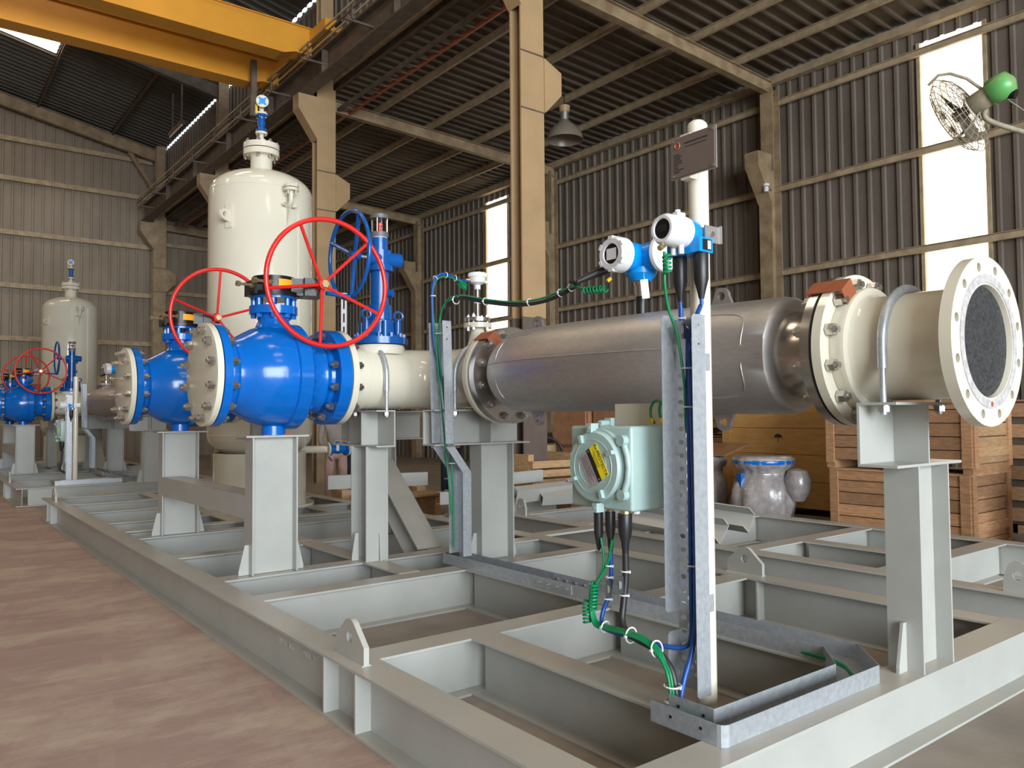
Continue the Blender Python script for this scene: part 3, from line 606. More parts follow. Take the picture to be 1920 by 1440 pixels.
def spool(y, label, to_meter):
    r = T('pipe_spool', label, 'pipe', (XB, y, ZP-0.375)); zz = 0.375; RE = 0.42
    O = lambda p: (p[0]-XB, p[1]-y, p[2]-ZP+zz)
    if to_meter:
        pts = [(2.80, y, ZP), (XB-RE, y, ZP)]+arc((XB-RE, y-RE), 90, 0, RE, ZP)[1:]+[(XB, 5.02, ZP)]
    else:
        pts = [(2.80, y, ZP), (XB-RE, y, ZP)]+arc((XB-RE, y+RE), -90, 0, RE, ZP)[1:]+[(XB, 9.75, ZP)]
    part('pipe', MB().tube([O(p) for p in pts], 0.252, 48), CREAM, r)
    part('flange', MB().lathe(O((2.745, y, ZP)), (1, 0, 0), [(0, 0.375), (0.05, 0.375), (0.05, 0.30), (0.09, 0.252), (0, 0.2)], n=56), CREAM, r)
    part('gasket', ring(O((2.735, y, ZP)), (1, 0, 0), 0, 0.01, 0.34, 0.2), GASKET, r)
    studs(r, O((2.715, y, ZP)), (1, 0, 0), 0.325, 0.16)
    part('weld_ring', ring(O((XB-RE, y, ZP)), (1, 0, 0), -0.006, 0.006, 0.2545, 0.25), CREAM, r)
    if to_meter:
        part('flange', MB().lathe(O((XB, 5.03, ZP)), (0, -1, 0), [(-0.05, 0.252), (0.0, 0.30), (0.04, 0.30), (0.04, 0.375), (0.085, 0.375), (0.085, 0.2)], n=56), CREAM, r)
        part('weld_ring', ring(O((XB, y-RE, ZP)), (0, 1, 0), -0.006, 0.006, 0.2545, 0.25), CREAM, r)
        part('weld_ring', ring(O((2.96, y, ZP)), (1, 0, 0), -0.006, 0.006, 0.2545, 0.25), CREAM, r)
        part('valve_pad', MB().lathe(O((3.165, y, ZP)), (0, 0, 1), [(0.2, 0.20), (0.25, 0.21), (0.275, 0.20), (0.285, 0.15)], n=40), CREAM, r)
        text('painted_mark', 'VT', 0.07, O((3.46, y-0.247, ZP+0.02)), (0.97, -0.22, 0), (0, 0, 1), WINK, r, 0.001)
        # branch for the temperature probe
        part('branch', MB().lathe(O((XB-0.02, 5.28, ZP)), (0, 0, 1), [(0.22, 0.10), (0.30, 0.075), (0.36, 0.06), (0.40, 0.055), (0.41, 0.062)], n=28), CREAM, r)
        part('branch_flange', MB().cyl(O((XB-0.02, 5.28, ZP+0.405)), O((XB-0.02, 5.28, ZP+0.445)), 0.115, n=36), CREAM, r)
    return r
sp1 = spool(YA, 'white elbow pipe joining the nearest ball valve to the grey meter', True)
sp2 = spool(YA2, 'white pipe running from the second ball valve towards the large vessel', False)

# gate valve on the nearest run
def gate_valve(x, y, label):
    r = T('gate_valve', label, 'valve', (x, y, 2.06)); B = DBLUE
    part('base_flange', MB().cyl((0, 0, 0.0), (0, 0, 0.055), 0.232, n=40), B, r)
    mb = MB()
    for k in range(12):
        a = 2*PI*k/12; mb.cyl((0.2*math.cos(a), 0.2*math.sin(a), 0.05), (0.2*math.cos(a), 0.2*math.sin(a), 0.09), 0.016, n=6)
    part('base_bolts', mb, B, r, 25)
    part('bonnet', MB().lathe((0, 0, 0), (0, 0, 1), [(0.055, 0.165), (0.075, 0.165), (0.095, 0.13), (0.20, 0.125), (0.21, 0.105), (0.33, 0.10), (0.335, 0.078)], n=36), B, r)
    for k in range(6):
        mb = MB(); a = 2*PI*(k+0.3)/6; mb.cyl((0.155*math.cos(a), 0.155*math.sin(a), 0.05), (0.155*math.cos(a), 0.155*math.sin(a), 0.19), 0.028, n=12); part('bonnet_boss', mb, B, r)
    for sx in (-1, 1):
        c = V((0.15*sx, -0.05, 0.245)); part('eye_bolt', MB().tube([c+V((0.036*math.cos(2*PI*k/20), -0.01*math.cos(2*PI*k/20), 0.036*math.sin(2*PI*k/20))) for k in range(20)], 0.011, 8, True).cyl(c-V((0, 0, 0.08)), c-V((0, 0, 0.03)), 0.014, n=10), B, r)
    part('yoke_tube', MB().cyl((0, 0, 0.33), (0, 0, 0.64), 0.078, n=32), B, r)
    part('side_boss', MB().cyl((0.04, -0.06, 0.43), (0.07, -0.1, 0.43), 0.035, n=16), B, r)
    part('yoke_flange', MB().cyl((0, 0, 0.615), (0, 0, 0.655), 0.115, n=32).cyl((0, 0, 0.655), (0, 0, 0.67), 0.10, n=32), B, r)
    g = part('gearbox', MB().cyl((0, 0, 0.665), (0, 0, 0.79), 0.095, n=28).lathe((-0.13, -0.03, 0.72), (1, 0, 0), [(0, 0.05), (0.01, 0.062), (0.30, 0.062), (0.315, 0.05)], n=24), B, r)
    part('neck', MB().cyl((0, 0, 0.79), (0, 0, 0.90), 0.066, n=28), B, r); part('white_ring', MB().cyl((0, 0, 0.895), (0, 0, 0.91), 0.066, n=28), WHITE, r)
    GR = mat('grey_collar', (0.12, 0.12, 0.125), 0.45) if 'grey_collar' not in MATS else MATS['grey_collar']
    part('collar', MB().cyl((0, 0, 0.905), (0, 0, 0.945), 0.076, n=28), GR, r); part('collar', MB().cyl((0, 0, 1.06), (0, 0, 1.095), 0.076, n=28), GR, r)
    gl = part('sight_glass', MB().lathe((0, 0, 0), (0, 0, 1), [(0.945, 0.064), (1.06, 0.064), (1.06, 0.060), (0.945, 0.060)], n=28, closed=True), GLASS, r)
    part('indicator', MB().cyl((0, 0, 0.945), (0, 0, 1.03), 0.012, n=10).cyl((0, 0, 1.0), (0, 0, 1.02), 0.03, n=14), RED, r)
    for k in range(4):
        a = 2*PI*(k+0.5)/4; part('tie_rod', MB().cyl((0.066*math.cos(a), 0.066*math.sin(a), 0.945), (0.066*math.cos(a), 0.066*math.sin(a), 1.06), 0.006, n=8), STEEL, r)
    wx, wy, wz, R = -0.245, -0.03, 0.72, 0.355
    w = part('handwheel', MB().cyl((wx-0.045, wy, wz), (wx+0.045, wy, wz), 0.035, n=18), B, r)
    part('rim', MB().tube([(wx-0.05, wy+R*math.cos(2*PI*k/56), wz+R*math.sin(2*PI*k/56)) for k in range(56)], 0.017, 10, True), B, w)
    for a in (25, 120, 262):
        a = math.radians(a); part('spoke', MB().cyl((wx, wy+0.02*math.cos(a), wz+0.02*math.sin(a)), (wx-0.05, wy+R*math.cos(a), wz+R*math.sin(a)), 0.018, n=8), B, w)
    part('shaft', MB().cyl((wx, wy, wz), (-0.1, wy, wz), 0.015, n=12), STEEL, w)
    a = math.radians(262); part('crank_handle', MB().cyl((wx-0.03, wy+R*math.cos(a), wz+R*math.sin(a)), (wx-0.27, wy+R*math.cos(a), wz+R*math.sin(a)+0.012), 0.017, n=10), B, w)
    return r
gv1 = gate_valve(3.165, YA, 'blue gate valve with sight glass standing on the nearest white pipe')
# flow meter
def meter(label):
    r = T('flow_meter', label, 'meter', (XB, 3.48, ZP-0.375)); z = 0.375; Y = (0, 1, 0)
    path = [(2.36, 3.77, .20), (2.361, 3.77, .285), (2.385, 3.77, .308), (2.42, 3.768, .315), (2.6, 3.74, .314), (2.85, 3.655, .307), (3.15, 3.55, .297), (3.48, 3.475, .290), (3.8, 3.445, .288), (4.1, 3.46, .288), (4.33, 3.525, .288), (4.47, 3.60, .285), (4.58, 3.67, .265), (4.63, 3.71, .20)]
    bmb = MB().tube([(x-XB, y-3.48, z) for y, x, _ in path], [q[2] for q in path], 56)
    part('body', bmb, STEEL, r, 50)
    bvh = BVHTree.FromPolygons([V(q) for q in bmb.v], bmb.f)
    def on(y, zz): h = bvh.ray_cast(V((-3, y-3.48, zz)), V((1, 0, 0)))[0]; return (h.x-0.001, h.y, h.z) if h else None
    part('weld_seam', MB().tube([p for p in (on(2.75+0.05*k, z+0.05) for k in range(37)) if p], 0.0045, 6), STEEL, r)
    sx = []
    for k in range(160):
        a = 2*PI*(k+0.5)/160; p = on(3.43+0.93*math.copysign(abs(math.cos(a))**0.12, math.cos(a)), z+0.225*math.copysign(abs(math.sin(a))**0.3, math.sin(a)))
        if p: sx.append(p)
    part('cover_weld', MB().tube(sx, 0.004, 6, True), STEEL, r)
    for y0, y1 in ((2.12, 2.40), (4.58, 4.86)): part('neck', MB().lathe((0, y0-3.48, z), Y, [(0, 0.24), (0.06, 0.215), (0.1, 0.225), (0.14, 0.215), (y1-y0-0.06, 0.225), (y1-y0, 0.24)], n=48), STEELF, r)
    for y0, y1 in ((2.082, 2.13), (4.835, 4.90)):
        part('flange', MB().lathe((0, y0-3.48, z), Y, [(0, 0.2), (0, 0.36), (0.002, 0.375), (y1-y0, 0.375), (y1-y0, 0.2)], n=56), STEELF, r)
    part('gasket', ring((0, 2.070-3.48, z), Y, 0, 0.012, 0.365, 0.2), GASKET, r); part('gasket', ring((0, 4.90-3.48, z), Y, 0, 0.045, 0.34, 0.2), GASKET, r)
    studs(r, (0, 2.076-3.48, z), Y, 0.325, 0.118); studs(r, (0, 4.89-3.48, z), Y, 0.325, 0.115)
    for yy, rad in ((2.80, 0.315), (4.25, 0.29)):
        xx = (3.70 if yy < 3 else 3.54)-XB
        for sg in (-1, 1):
            pts = [(-0.075, 0), (0.075, 0)]+[(0.05*math.cos(PI*i/8), 0.055+0.05*math.sin(PI*i/8)) for i in range(9)]
            mb = MB().holed((xx-0.012, yy-3.48, z+sg*(rad-0.012)), (0, 1, 0), (0, 0, sg), pts, [circ(0.026, 14, 0, 0.055)], 0.024*sg); part('lifting_lug', mb, STEEL, r)
    # copper bonding straps
    for yy, w in ((2.03, 0.13), (4.86, 0.12)):
        a = math.radians(128); n = V((math.cos(a), 0, math.sin(a))); t = V((0, 1, 0)).cross(n)
        c = V((0, yy-3.48, z))+n*0.381; mb = MB().obox(c+V((0, 0.03, 0)), (0.10, w+0.06, 0.006), t, (0, 1, 0))
        mb.obox(c+V((0, -w/2+0.0, 0))-n*0.045, (0.10, 0.006, 0.095), t, (0, 1, 0)); part('copper_strap', mb, COPPER, r, smooth=False)
    # transmitter on its neck
    tx, ty = 3.635-XB, 3.36-3.48; zt = 2.437-ZP+z
    part('neck_tube', MB().cyl((tx, ty, z+0.27), (tx, ty, zt-0.15), 0.034, n=24).cyl((tx, ty, zt-0.17), (tx, ty, zt-0.14), 0.045, n=24), STEELF, r)
    part('neck_label', MB().lathe((tx, ty, z+0.31), (0, 0, 1), [(0, 0.0347), (0.11, 0.0347), (0.11, 0.033), (0, 0.033)], n=24, closed=True), LABK, r)
    t = part('transmitter', MB().lathe((tx, ty, zt), (0, 0, 1), [(-0.145, 0.06), (-0.10, 0.098), (-0.065, 0.098), (-0.063, 0.075), (0.0, 0.075), (0.06, 0.06)], n=32).cyl((tx, ty, zt), (tx-0.17, ty, zt), 0.085, 0.093, n=32).cyl((tx, ty, zt), (tx, ty-0.17, zt), 0.085, 0.093, n=32).cyl((tx-0.06, ty+0.0, zt), (tx+0.06, ty, zt), 0.085, n=24), SKYB, r)
    lid = part('display_cover', MB().lathe((tx, ty, zt), (-1, 0, 0), [(0.165, 0.1), (0.17, 0.108), (0.245, 0.108), (0.265, 0.095), (0.265, 0.064), (0.25, 0.058)], n=40), WHITE, t)
    for k in range(6):
        mb = MB(); a = 2*PI*(k+0.5)/6; mb.obox((tx-0.245, ty+0.098*math.cos(a), zt+0.098*math.sin(a)), (0.045, 0.035, 0.02), (1, 0, 0), (0, -math.sin(a), math.cos(a))); part('cover_grip', mb, WHITE, lid)
    part('display_glass', MB().cyl((tx-0.25, ty, zt), (tx-0.257, ty, zt), 0.062, n=32), BLACK, lid)
    part('display_panel', MB().box(tx-0.259, tx-0.256, ty-0.04, ty+0.04, zt-0.035, zt+0.033), WHITE, lid, smooth=False)
    lid = part('terminal_cover', MB().lathe((tx, ty, zt), (0, -1, 0), [(0.165, 0.105), (0.17, 0.112), (0.195, 0.112), (0.205, 0.104), (0.20, 0.092), (0.20, 0.02)], n=40), WHITE, t)
    part('cover_face', MB().cyl((tx, ty-0.198, zt), (tx, ty-0.207, zt), 0.08, n=36), WHITE, lid)
    part('gland', MB().cyl((tx-0.1, ty+0.1, zt-0.03), (tx-0.2, ty+0.18, zt-0.08), 0.028, 0.034, n=14).cyl((tx-0.2, ty+0.18, zt-0.08), (tx-0.31, ty+0.25, zt-0.14), 0.03, 0.016, n=14), RUBBER, t)
    part('wired_tag', MB().obox((tx-0.075, ty-0.10, zt-0.21), (0.045, 0.002, 0.115), (0.78, -0.6, 0.1), (0.6, 0.78, 0)), GALV, t, smooth=False)
    part('tag_wire', MB().tube([(tx-0.075, ty-0.10, zt-0.155), (tx-0.08, ty-0.095, zt-0.13), (tx-0.07, ty-0.09, zt-0.10)], 0.002, 6), STEEL, t)
    return r
fm1 = meter('large grey brushed steel flow meter with blue and white head, in the foreground')
# right end spool
r = T('end_spool', 'short white pipe spool with open end flange at the right', 'pipe', (XB, 1.44, ZP-0.375)); z = 0.375
def ey(y): return (0, y-1.44, z)
part('pipe', MB().lathe(ey(1.50), (0, 1, 0), [(0, 0.246), (0.0, 0.252), (0.42, 0.252), (0.445, 0.268), (0.45, 0.30), (0.47, 0.305), (0.52, 0.3), (0.52, 0.2)], n=56), CREAM, r)
part('flange', ring(ey(2.022), (0, 1, 0), 0, 0.046, 0.375, 0.2, 56), CREAM, r)
holes = [circ(0.02, 14, 0.3285*math.cos(math.radians(15+30*k)), 0.3285*math.sin(math.radians(15+30*k))) for k in range(12)]
part('end_flange', MB().holed((0, 0, z), (1, 0, 0), (0, 0, 1), circ(0.374, 64), [circ(0.25, 48)]+holes, -0.05), CREAM, r, 30)
part('raised_face', ring(ey(1.44), (0, 1, 0), -0.004, 0.01, 0.295, 0.257, 56), RAISED, r)
part('bore_ring', MB().lathe(ey(1.44), (0, 1, 0), [(0.004, 0.258), (0.004, 0.249), (0.09, 0.235), (0.09, 0.258)], n=56, closed=True), CREAM, r)
part('bore_cover', MB().cyl(ey(1.461), ey(1.471), 0.243, n=48), BORE, r)
part('drain_mark', MB().cyl((0.0, -0.0052, z-0.276), (0.0, -0.004, z-0.276), 0.012, n=10), COPPER, r)
def ubolt(c, axis, R, zt, label, span=0.272):
    # c = pipe centre; axis 'x': bolt lies in the plane normal to Y
    rr = T('u_bolt', label, 'bolt', (c[0], c[1], zt)); dz = c[2]-zt; pts = []
    def W(a, h): return (a, 0, h) if axis == 'x' else (0, a, h)
    for k in range(25):
        a = PI*k/24; pts.append(W(span*math.cos(a), dz+span*math.sin(a)))
    part('sleeve', MB().tube([W(span, dz-0.11)]+pts+[W(-span, dz-0.11)], 0.022, 12), GALV, rr)
    for s in (-1, 1):
        o = part('rod', MB().cyl(W(s*span, dz-0.1), W(s*span, -0.055), 0.0145, n=12), GALV, rr)
        part('nut', MB().cyl(W(s*span, -0.016), W(s*span, -0.042), 0.027, n=6).cyl(W(s*span, -0.012), W(s*span, -0.016), 0.03, n=16), BOLT, rr, 25)
    return rr
ubolt((XB, 1.78, ZP), 'x', 0.27, 1.515, 'galvanised u-bolt strapped over the right end white spool')
ubolt((3.08, YA, ZP), 'y', 0.27, 1.515, 'galvanised u-bolt over the white pipe beside the nearest ball valve')
ubolt((XB, 5.245, ZP), 'x', 0.27, 1.515, 'galvanised u-bolt over the white pipe just left of the grey meter')
# temperature probe
def probe(label):
    r = T('temperature_probe', label, 'sensor', (XB-0.02, 5.28, ZP+0.445))
    part('flange', MB().cyl((0, 0, 0.012), (0, 0, 0.045), 0.105, n=36), STEELF, r); part('gasket', MB().cyl((0, 0, 0), (0, 0, 0.012), 0.08, n=24), GASKET, r)
    for k in range(4):
        a = 2*PI*(k+0.35)/4; q = (0.085*math.cos(a), 0.085*math.sin(a)); part('bolt', MB().cyl((*q, -0.06), (*q, 0.075), 0.009, n=10).cyl((*q, 0.045), (*q, 0.062), 0.017, n=6).cyl((*q, -0.057), (*q, -0.04), 0.017, n=6), BOLT, r, 25)
    part('earth_strap', MB().tube([(-0.09, -0.05, -0.03), (-0.13, -0.06, -0.03), (-0.13, -0.06, 0.03), (-0.1, -0.05, 0.03)], 0.003, 6), STEEL, r)
    part('stem', MB().cyl((0, 0, 0.045), (0, 0, 0.29), 0.0145, n=14), STEELF, r); part('collar', MB().cyl((0, 0, 0.165), (0, 0, 0.178), 0.026, n=16), WHITE, r)
    h = part('head', MB().lathe((0, 0, 0.28), (0, 0, 1), [(0, 0.026), (0.035, 0.026), (0.055, 0.065), (0.095, 0.072), (0.10, 0.068)], n=28), WHITE, r)
    mb = MB().cyl((0, 0, 0.38), (0, 0, 0.415), 0.074, n=28)
    for k in range(24):
        a = 2*PI*k/24; mb.box(-0.004, 0.004, -0.004, 0.004, 0, 0.001) if False else mb.cyl((0.073*math.cos(a), 0.073*math.sin(a), 0.383), (0.073*math.cos(a), 0.073*math.sin(a), 0.41), 0.005, n=6)
    part('lid', mb, WHITE, h); part('plug', MB().cyl((0.06, -0.02, 0.345), (0.09, -0.03, 0.345), 0.014, n=10), WHITE, h)
    part('earth_gland', MB().cyl((-0.06, 0.01, 0.345), (-0.10, 0.02, 0.35), 0.016, n=10), YEL, h)
    return r
tp1 = probe('white temperature probe on a thin stem left of the grey meter')
# vessel
def vessel(label):
    X0, Y0, R = 3.80, 10.35, 0.668
    r = T('pressure_vessel', label, 'tank', (X0, Y0, HB))
    Z = lambda q: q-HB
    prof = [(Z(0.90), 0.1), (Z(0.905), 0.3)]
    for k in range(9):
        a = PI/2*k/8; prof.append((Z(1.23)-0.33*math.cos(a)+0.0, R*math.sin(a)) if k else (Z(0.90), 0.05))
    prof = [(Z(1.23)-0.335*math.cos(PI/2*k/10), max(0.02, R*math.sin(PI/2*k/10))) for k in range(11)]+[(Z(4.42)+0.335*math.sin(PI/2*k/10), max(0.02, R*math.cos(PI/2*k/10))) for k in range(11)]
    part('shell', MB().lathe((0, 0, 0), (0, 0, 1), prof, n=72), CREAM, r, 40)
    for zz in (1.23, 4.42): part('weld_ring', MB().lathe((0, 0, 0), (0, 0, 1), [(Z(zz)-0.008, R), (Z(zz), R+0.003), (Z(zz)+0.008, R), (Z(zz), R-0.01)], n=72, closed=True), CREAM, r)
    part('skirt', MB().lathe((0, 0, 0), (0, 0, 1), [(0.01, 0.59), (Z(1.0), 0.59), (Z(1.0), 0.57), (0.01, 0.57)], n=64, closed=True), CREAM, r)
    part('base_ring', MB().lathe((0, 0, 0), (0, 0, 1), [(0, 0.70), (0.03, 0.70), (0.03, 0.56), (0, 0.56)], n=64, closed=True), CREAM, r)
    part('nozzle', MB().lathe((0, 0, 0), (0, 0, 1), [(Z(4.62), 0.15), (Z(4.74), 0.142), (Z(4.93), 0.142), (Z(4.95), 0.16), (Z(4.96), 0.235), (Z(5.035), 0.235)], n=40), CREAM, r)
    part('nozzle_gasket', MB().cyl((0, 0, Z(5.035)), (0, 0, Z(5.047)), 0.225, n=40), GASKET, r)
    part('nozzle_cover', MB().lathe((0, 0, 0), (0, 0, 1), [(Z(5.047), 0.235), (Z(5.12), 0.235), (Z(5.125), 0.06), (Z(5.20), 0.055), (Z(5.21), 0.03), (Z(5.28), 0.03)], n=40), CREAM, r)
    mb = stud_mesh(0.155, 0.014, 0.02)
    for k in range(8):
        a = 2*PI*(k+0.3)/8; o = link('nozzle_stud', mb, r); o.location = (0.205*math.cos(a), 0.205*math.sin(a), Z(5.04)); o.rotation_euler = (0, PI/2, 0)
    # top vent valve assembly
    v = part('vent_valve', MB().lathe((0, 0, 0), (0, 0, 1), [(Z(5.30), 0.075), (Z(5.325), 0.075), (Z(5.33), 0.05), (Z(5.37), 0.042), (Z(5.42), 0.055), (Z(5.47), 0.042), (Z(5.50), 0.05), (Z(5.505), 0.075), (Z(5.53), 0.075)], n=28), DBLUE, r)
    part('vent_flange', MB().cyl((0, 0, Z(5.265)), (0, 0, Z(5.295)), 0.078, n=28), CREAM, v); part('vent_flange', MB().cyl((0, 0, Z(5.535)), (0, 0, Z(5.56)), 0.078, n=28), CREAM, v)
    for k in range(4):
        a = 2*PI*(k+0.5)/4
        for zz in (5.29, 5.535): part('vent_bolt', MB().cyl((0.06*math.cos(a), 0.06*math.sin(a), Z(zz)-0.05), (0.06*math.cos(a), 0.06*math.sin(a), Z(zz)+0.05), 0.009, n=8), BOLT, v)
    d = V((-0.25, -0.97, 0)).normalized()
    part('vent_elbow', MB().tube([(0, 0, Z(5.55)), (0, 0, Z(5.62))]+[tuple(V((0, 0, Z(5.62)))+d*(0.07*(1-math.cos(PI/2*k/6)))+V((0, 0, 0.07*math.sin(PI/2*k/6)))) for k in range(1, 7)], 0.032, 16), CREAM, v)
    c = V((0, 0, Z(5.69)))+d*0.07
    e = part('vent_end_flange', MB().cyl(c, c+d*0.03, 0.082, n=32), CREAM, v); xx, yy, _ = frame(d)
    mb = MB().obox(c+d*0.032, (0.075, 0.075, 0.006), xx, yy)
    for a in (45, 135, 225, 315): mb.cyl(c+d*0.028+(xx*math.cos(math.radians(a))+yy*math.sin(math.radians(a)))*0.055, c+d*0.036+(xx*math.cos(math.radians(a))+yy*math.sin(math.radians(a)))*0.055, 0.014, n=10)
    part('blue_protector', mb, SKYB, e)
    part('vent_lever', MB().cyl((-0.07, 0, Z(5.53)), (-0.07, 0, Z(5.66)), 0.018, n=10), YEL, v)
    # small vent nozzle low on the dome side
    n = V((0.14, -0.99, 0)).normalized(); t = V((0, 0, 1)).cross(n); p = n*R+V((0, 0, Z(4.17)))
    part('side_nozzle', MB().tube([p-n*0.05, p+n*0.06, p+n*0.085+V((0, 0, 0.012)), p+n*0.10+V((0, 0, 0.04)), p+n*0.10+V((0, 0, 0.17))], 0.032, 16), CREAM, r)
    q = p+n*0.10+V((0, 0, 0.17))
    part('side_nozzle_flange', MB().cyl(q, q+V((0, 0, 0.035)), 0.095, n=28).cyl(q+V((0, 0, 0.045)), q+V((0, 0, 0.075)), 0.095, n=28), CREAM, r)
    for k in range(4):
        a = 2*PI*(k+0.4)/4; b = q+V((0.07*math.cos(a), 0.07*math.sin(a), 0)); part('side_nozzle_bolt', MB().cyl(b-V((0, 0, 0.05)), b+V((0, 0, 0.11)), 0.01, n=8), CREAM, r)
    for s in (-1, 1): part('nozzle_web', MB().obox(p+n*0.05+t*0.06*s-V((0, 0, 0.0)), (0.1, 0.012, 0.04), (n+t*s).normalized(), V((0, 0, 1)).cross((n+t*s).normalized())), CREAM, r)
    part('nozzle_web', MB().add([tuple(p+t*0.006*s+w) for s in (-1, 1) for w in (V((0, 0, 0)), n*0.10, V((0, 0, -0.28)))], [(0, 1, 2), (5, 4, 3), (0, 1, 4, 3), (1, 2, 5, 4), (0, 2, 5, 3)]), CREAM, r, smooth=False)
    # trunnion lugs
    for ang in (215, 35):
        n = V((math.cos(math.radians(ang)), math.sin(math.radians(ang)), 0)); t = V((0, 0, 1)).cross(n); p = n*(R-0.01)+V((0, 0, Z(4.0)))
        part('lug_pad', MB().obox(p+n*0.015, (0.03, 0.09, 0.30), n, t), CREAM, r)
        pts = [(0, -0.085), (0.10, -0.07)]+[(0.12+0.07*math.sin(PI*i/8), -0.07*math.cos(PI*i/8)) for i in range(9)]+[(0.10, 0.07), (0, 0.085)]
        part('lifting_lug', MB().holed(p-t*0.016, n, (0, 0, 1), pts, [circ(0.034, 14, 0.12, 0)], -0.032), CREAM, r)
    return r
ve1 = vessel('tall white pressure vessel with domed top, behind the nearest ball valve')
# drain line with small valve at the vessel foot
r = T('drain_valve', 'small blue ball valve with white flanges low between vessel and post', 'valve', (4.72, 9.95, 1.02))
part('pipe', MB().tube([(-0.45, 0.25, 0), (-0.2, 0.02, 0), (-0.15, 0, 0)], 0.05, 16), CREAM, r)
for x in (-0.155, 0.135): part('flange', MB().cyl((x, 0, 0), (x+0.022, 0, 0), 0.095, n=28), CREAM, r)
part('body', MB().lathe((0, 0, 0), (1, 0, 0), [(-0.13, 0.09), (-0.105, 0.09), (-0.10, 0.055), (-0.04, 0.06), (0.0, 0.068), (0.05, 0.06), (0.10, 0.058), (0.105, 0.09), (0.132, 0.09)], n=28), BLUE, r)
part('stem', MB().cyl((0, 0, 0.05), (0, 0, 0.11), 0.025, n=14), BLUE, r); part('lever', MB().box(-0.05, 0.16, -0.018, 0.018, 0.105, 0.12), BRASS, r, smooth=False)
part('tag', MB().obox((-0.03, -0.07, 0.03), (0.04, 0.004, 0.1)), WHITE, r, smooth=False)
for k in range(4):
    a = 2*PI*(k+0.5)/4
    for x in (-0.13, 0.13): part('bolt', MB().cyl((x-0.045, 0.075*math.cos(a), 0.075*math.sin(a)), (x+0.045, 0.075*math.cos(a), 0.075*math.sin(a)), 0.008, n=8), BOLT, r)
# ================================================================== INSTRUMENT STAND
PX, PY = 2.665, 2.13
def pole(label, plate=True, top=2.72):
    r = T('instrument_pole', label, 'pole', (PX, PY, HB)); h = top-HB
    part('pipe', MB().cyl((0, 0, -0.28), (0, 0, h-0.025), 0.0425, n=32).lathe((0, 0, h-0.03), (0, 0, 1), [(0, 0.0425), (0.012, 0.040), (0.024, 0.028), (0.03, 0.005)], n=32), CREAM, r)
    for zz in (1.35, 0.36): part('clamp_plate', MB().box(-0.04, -0.004, -0.048, -0.040, zz, zz+0.07), GALV, r, smooth=False)
    if plate:
        c = V((-0.052, 0.0, 2.565-HB)); nx = V((-0.05, -1, 0)).normalized()
        # plate faces -X, hung on the pole's side
        n = V((-0.90, -0.43, 0)).normalized(); t = V((0, 0, 1)).cross(n)*-1
        n = V((-1, 0.0, 0)); t = V((0, -1, 0))
        c = V((-0.09, -0.045, 2.548-HB))
        pl = part('nameplate', MB().obox(c, (0.225, 0.004, 0.165), t, n), PLATE, r, smooth=False)
        part('backing_plate', MB().obox(c-n*0.006, (0.235, 0.006, 0.175), t, n), STEEL, r, smooth=False)
        part('plate_bracket', MB().box(-0.082, -0.03, -0.025, 0.025, c.z-0.095, c.z+0.095), CREAM, r, smooth=False)
        for a in (-1, 1):
            for b in (-1, 1): part('plate_screw', MB().cyl(c+t*0.104*a+V((0, 0, 0.074*b)), c+t*0.104*a+V((0, 0, 0.074*b))+n*0.008, 0.006, n=10), BOLT, pl)
        q = c+n*0.0025
        part('logo_ring', MB().tube([q-t*0.078+V((0, 0, 0.05))+t*0.013*math.cos(2*PI*k/18)+V((0, 0, 0.013*math.sin(2*PI*k/18))) for k in range(18)], 0.003, 6, True), COPPER, pl)
        part('logo_dot', MB().cyl(q-t*0.078+V((0, 0, 0.05)), q-t*0.078+V((0, 0, 0.05))+n*0.001, 0.006, n=8), COPPER, pl)
        mb = MB(); random.seed(3)
        mb.obox(q+t*0.02+V((0, 0, 0.052)), (0.12, 0.0008, 0.005), t, n); mb.obox(q+t*0.02+V((0, 0, 0.036)), (0.11, 0.0008, 0.003), t, n)
        for k in range(9): w = 0.022+0.035*random.random(); mb.obox(q-t*(0.098-w/2)+V((0, 0, 0.012-0.0092*k)), (w, 0.0008, 0.0036), t, n)
        part('etched_lines', mb, INK, pl, smooth=False)
    return r
po1 = pole('cream instrument pole carrying the nameplate, right of the perforated tray')
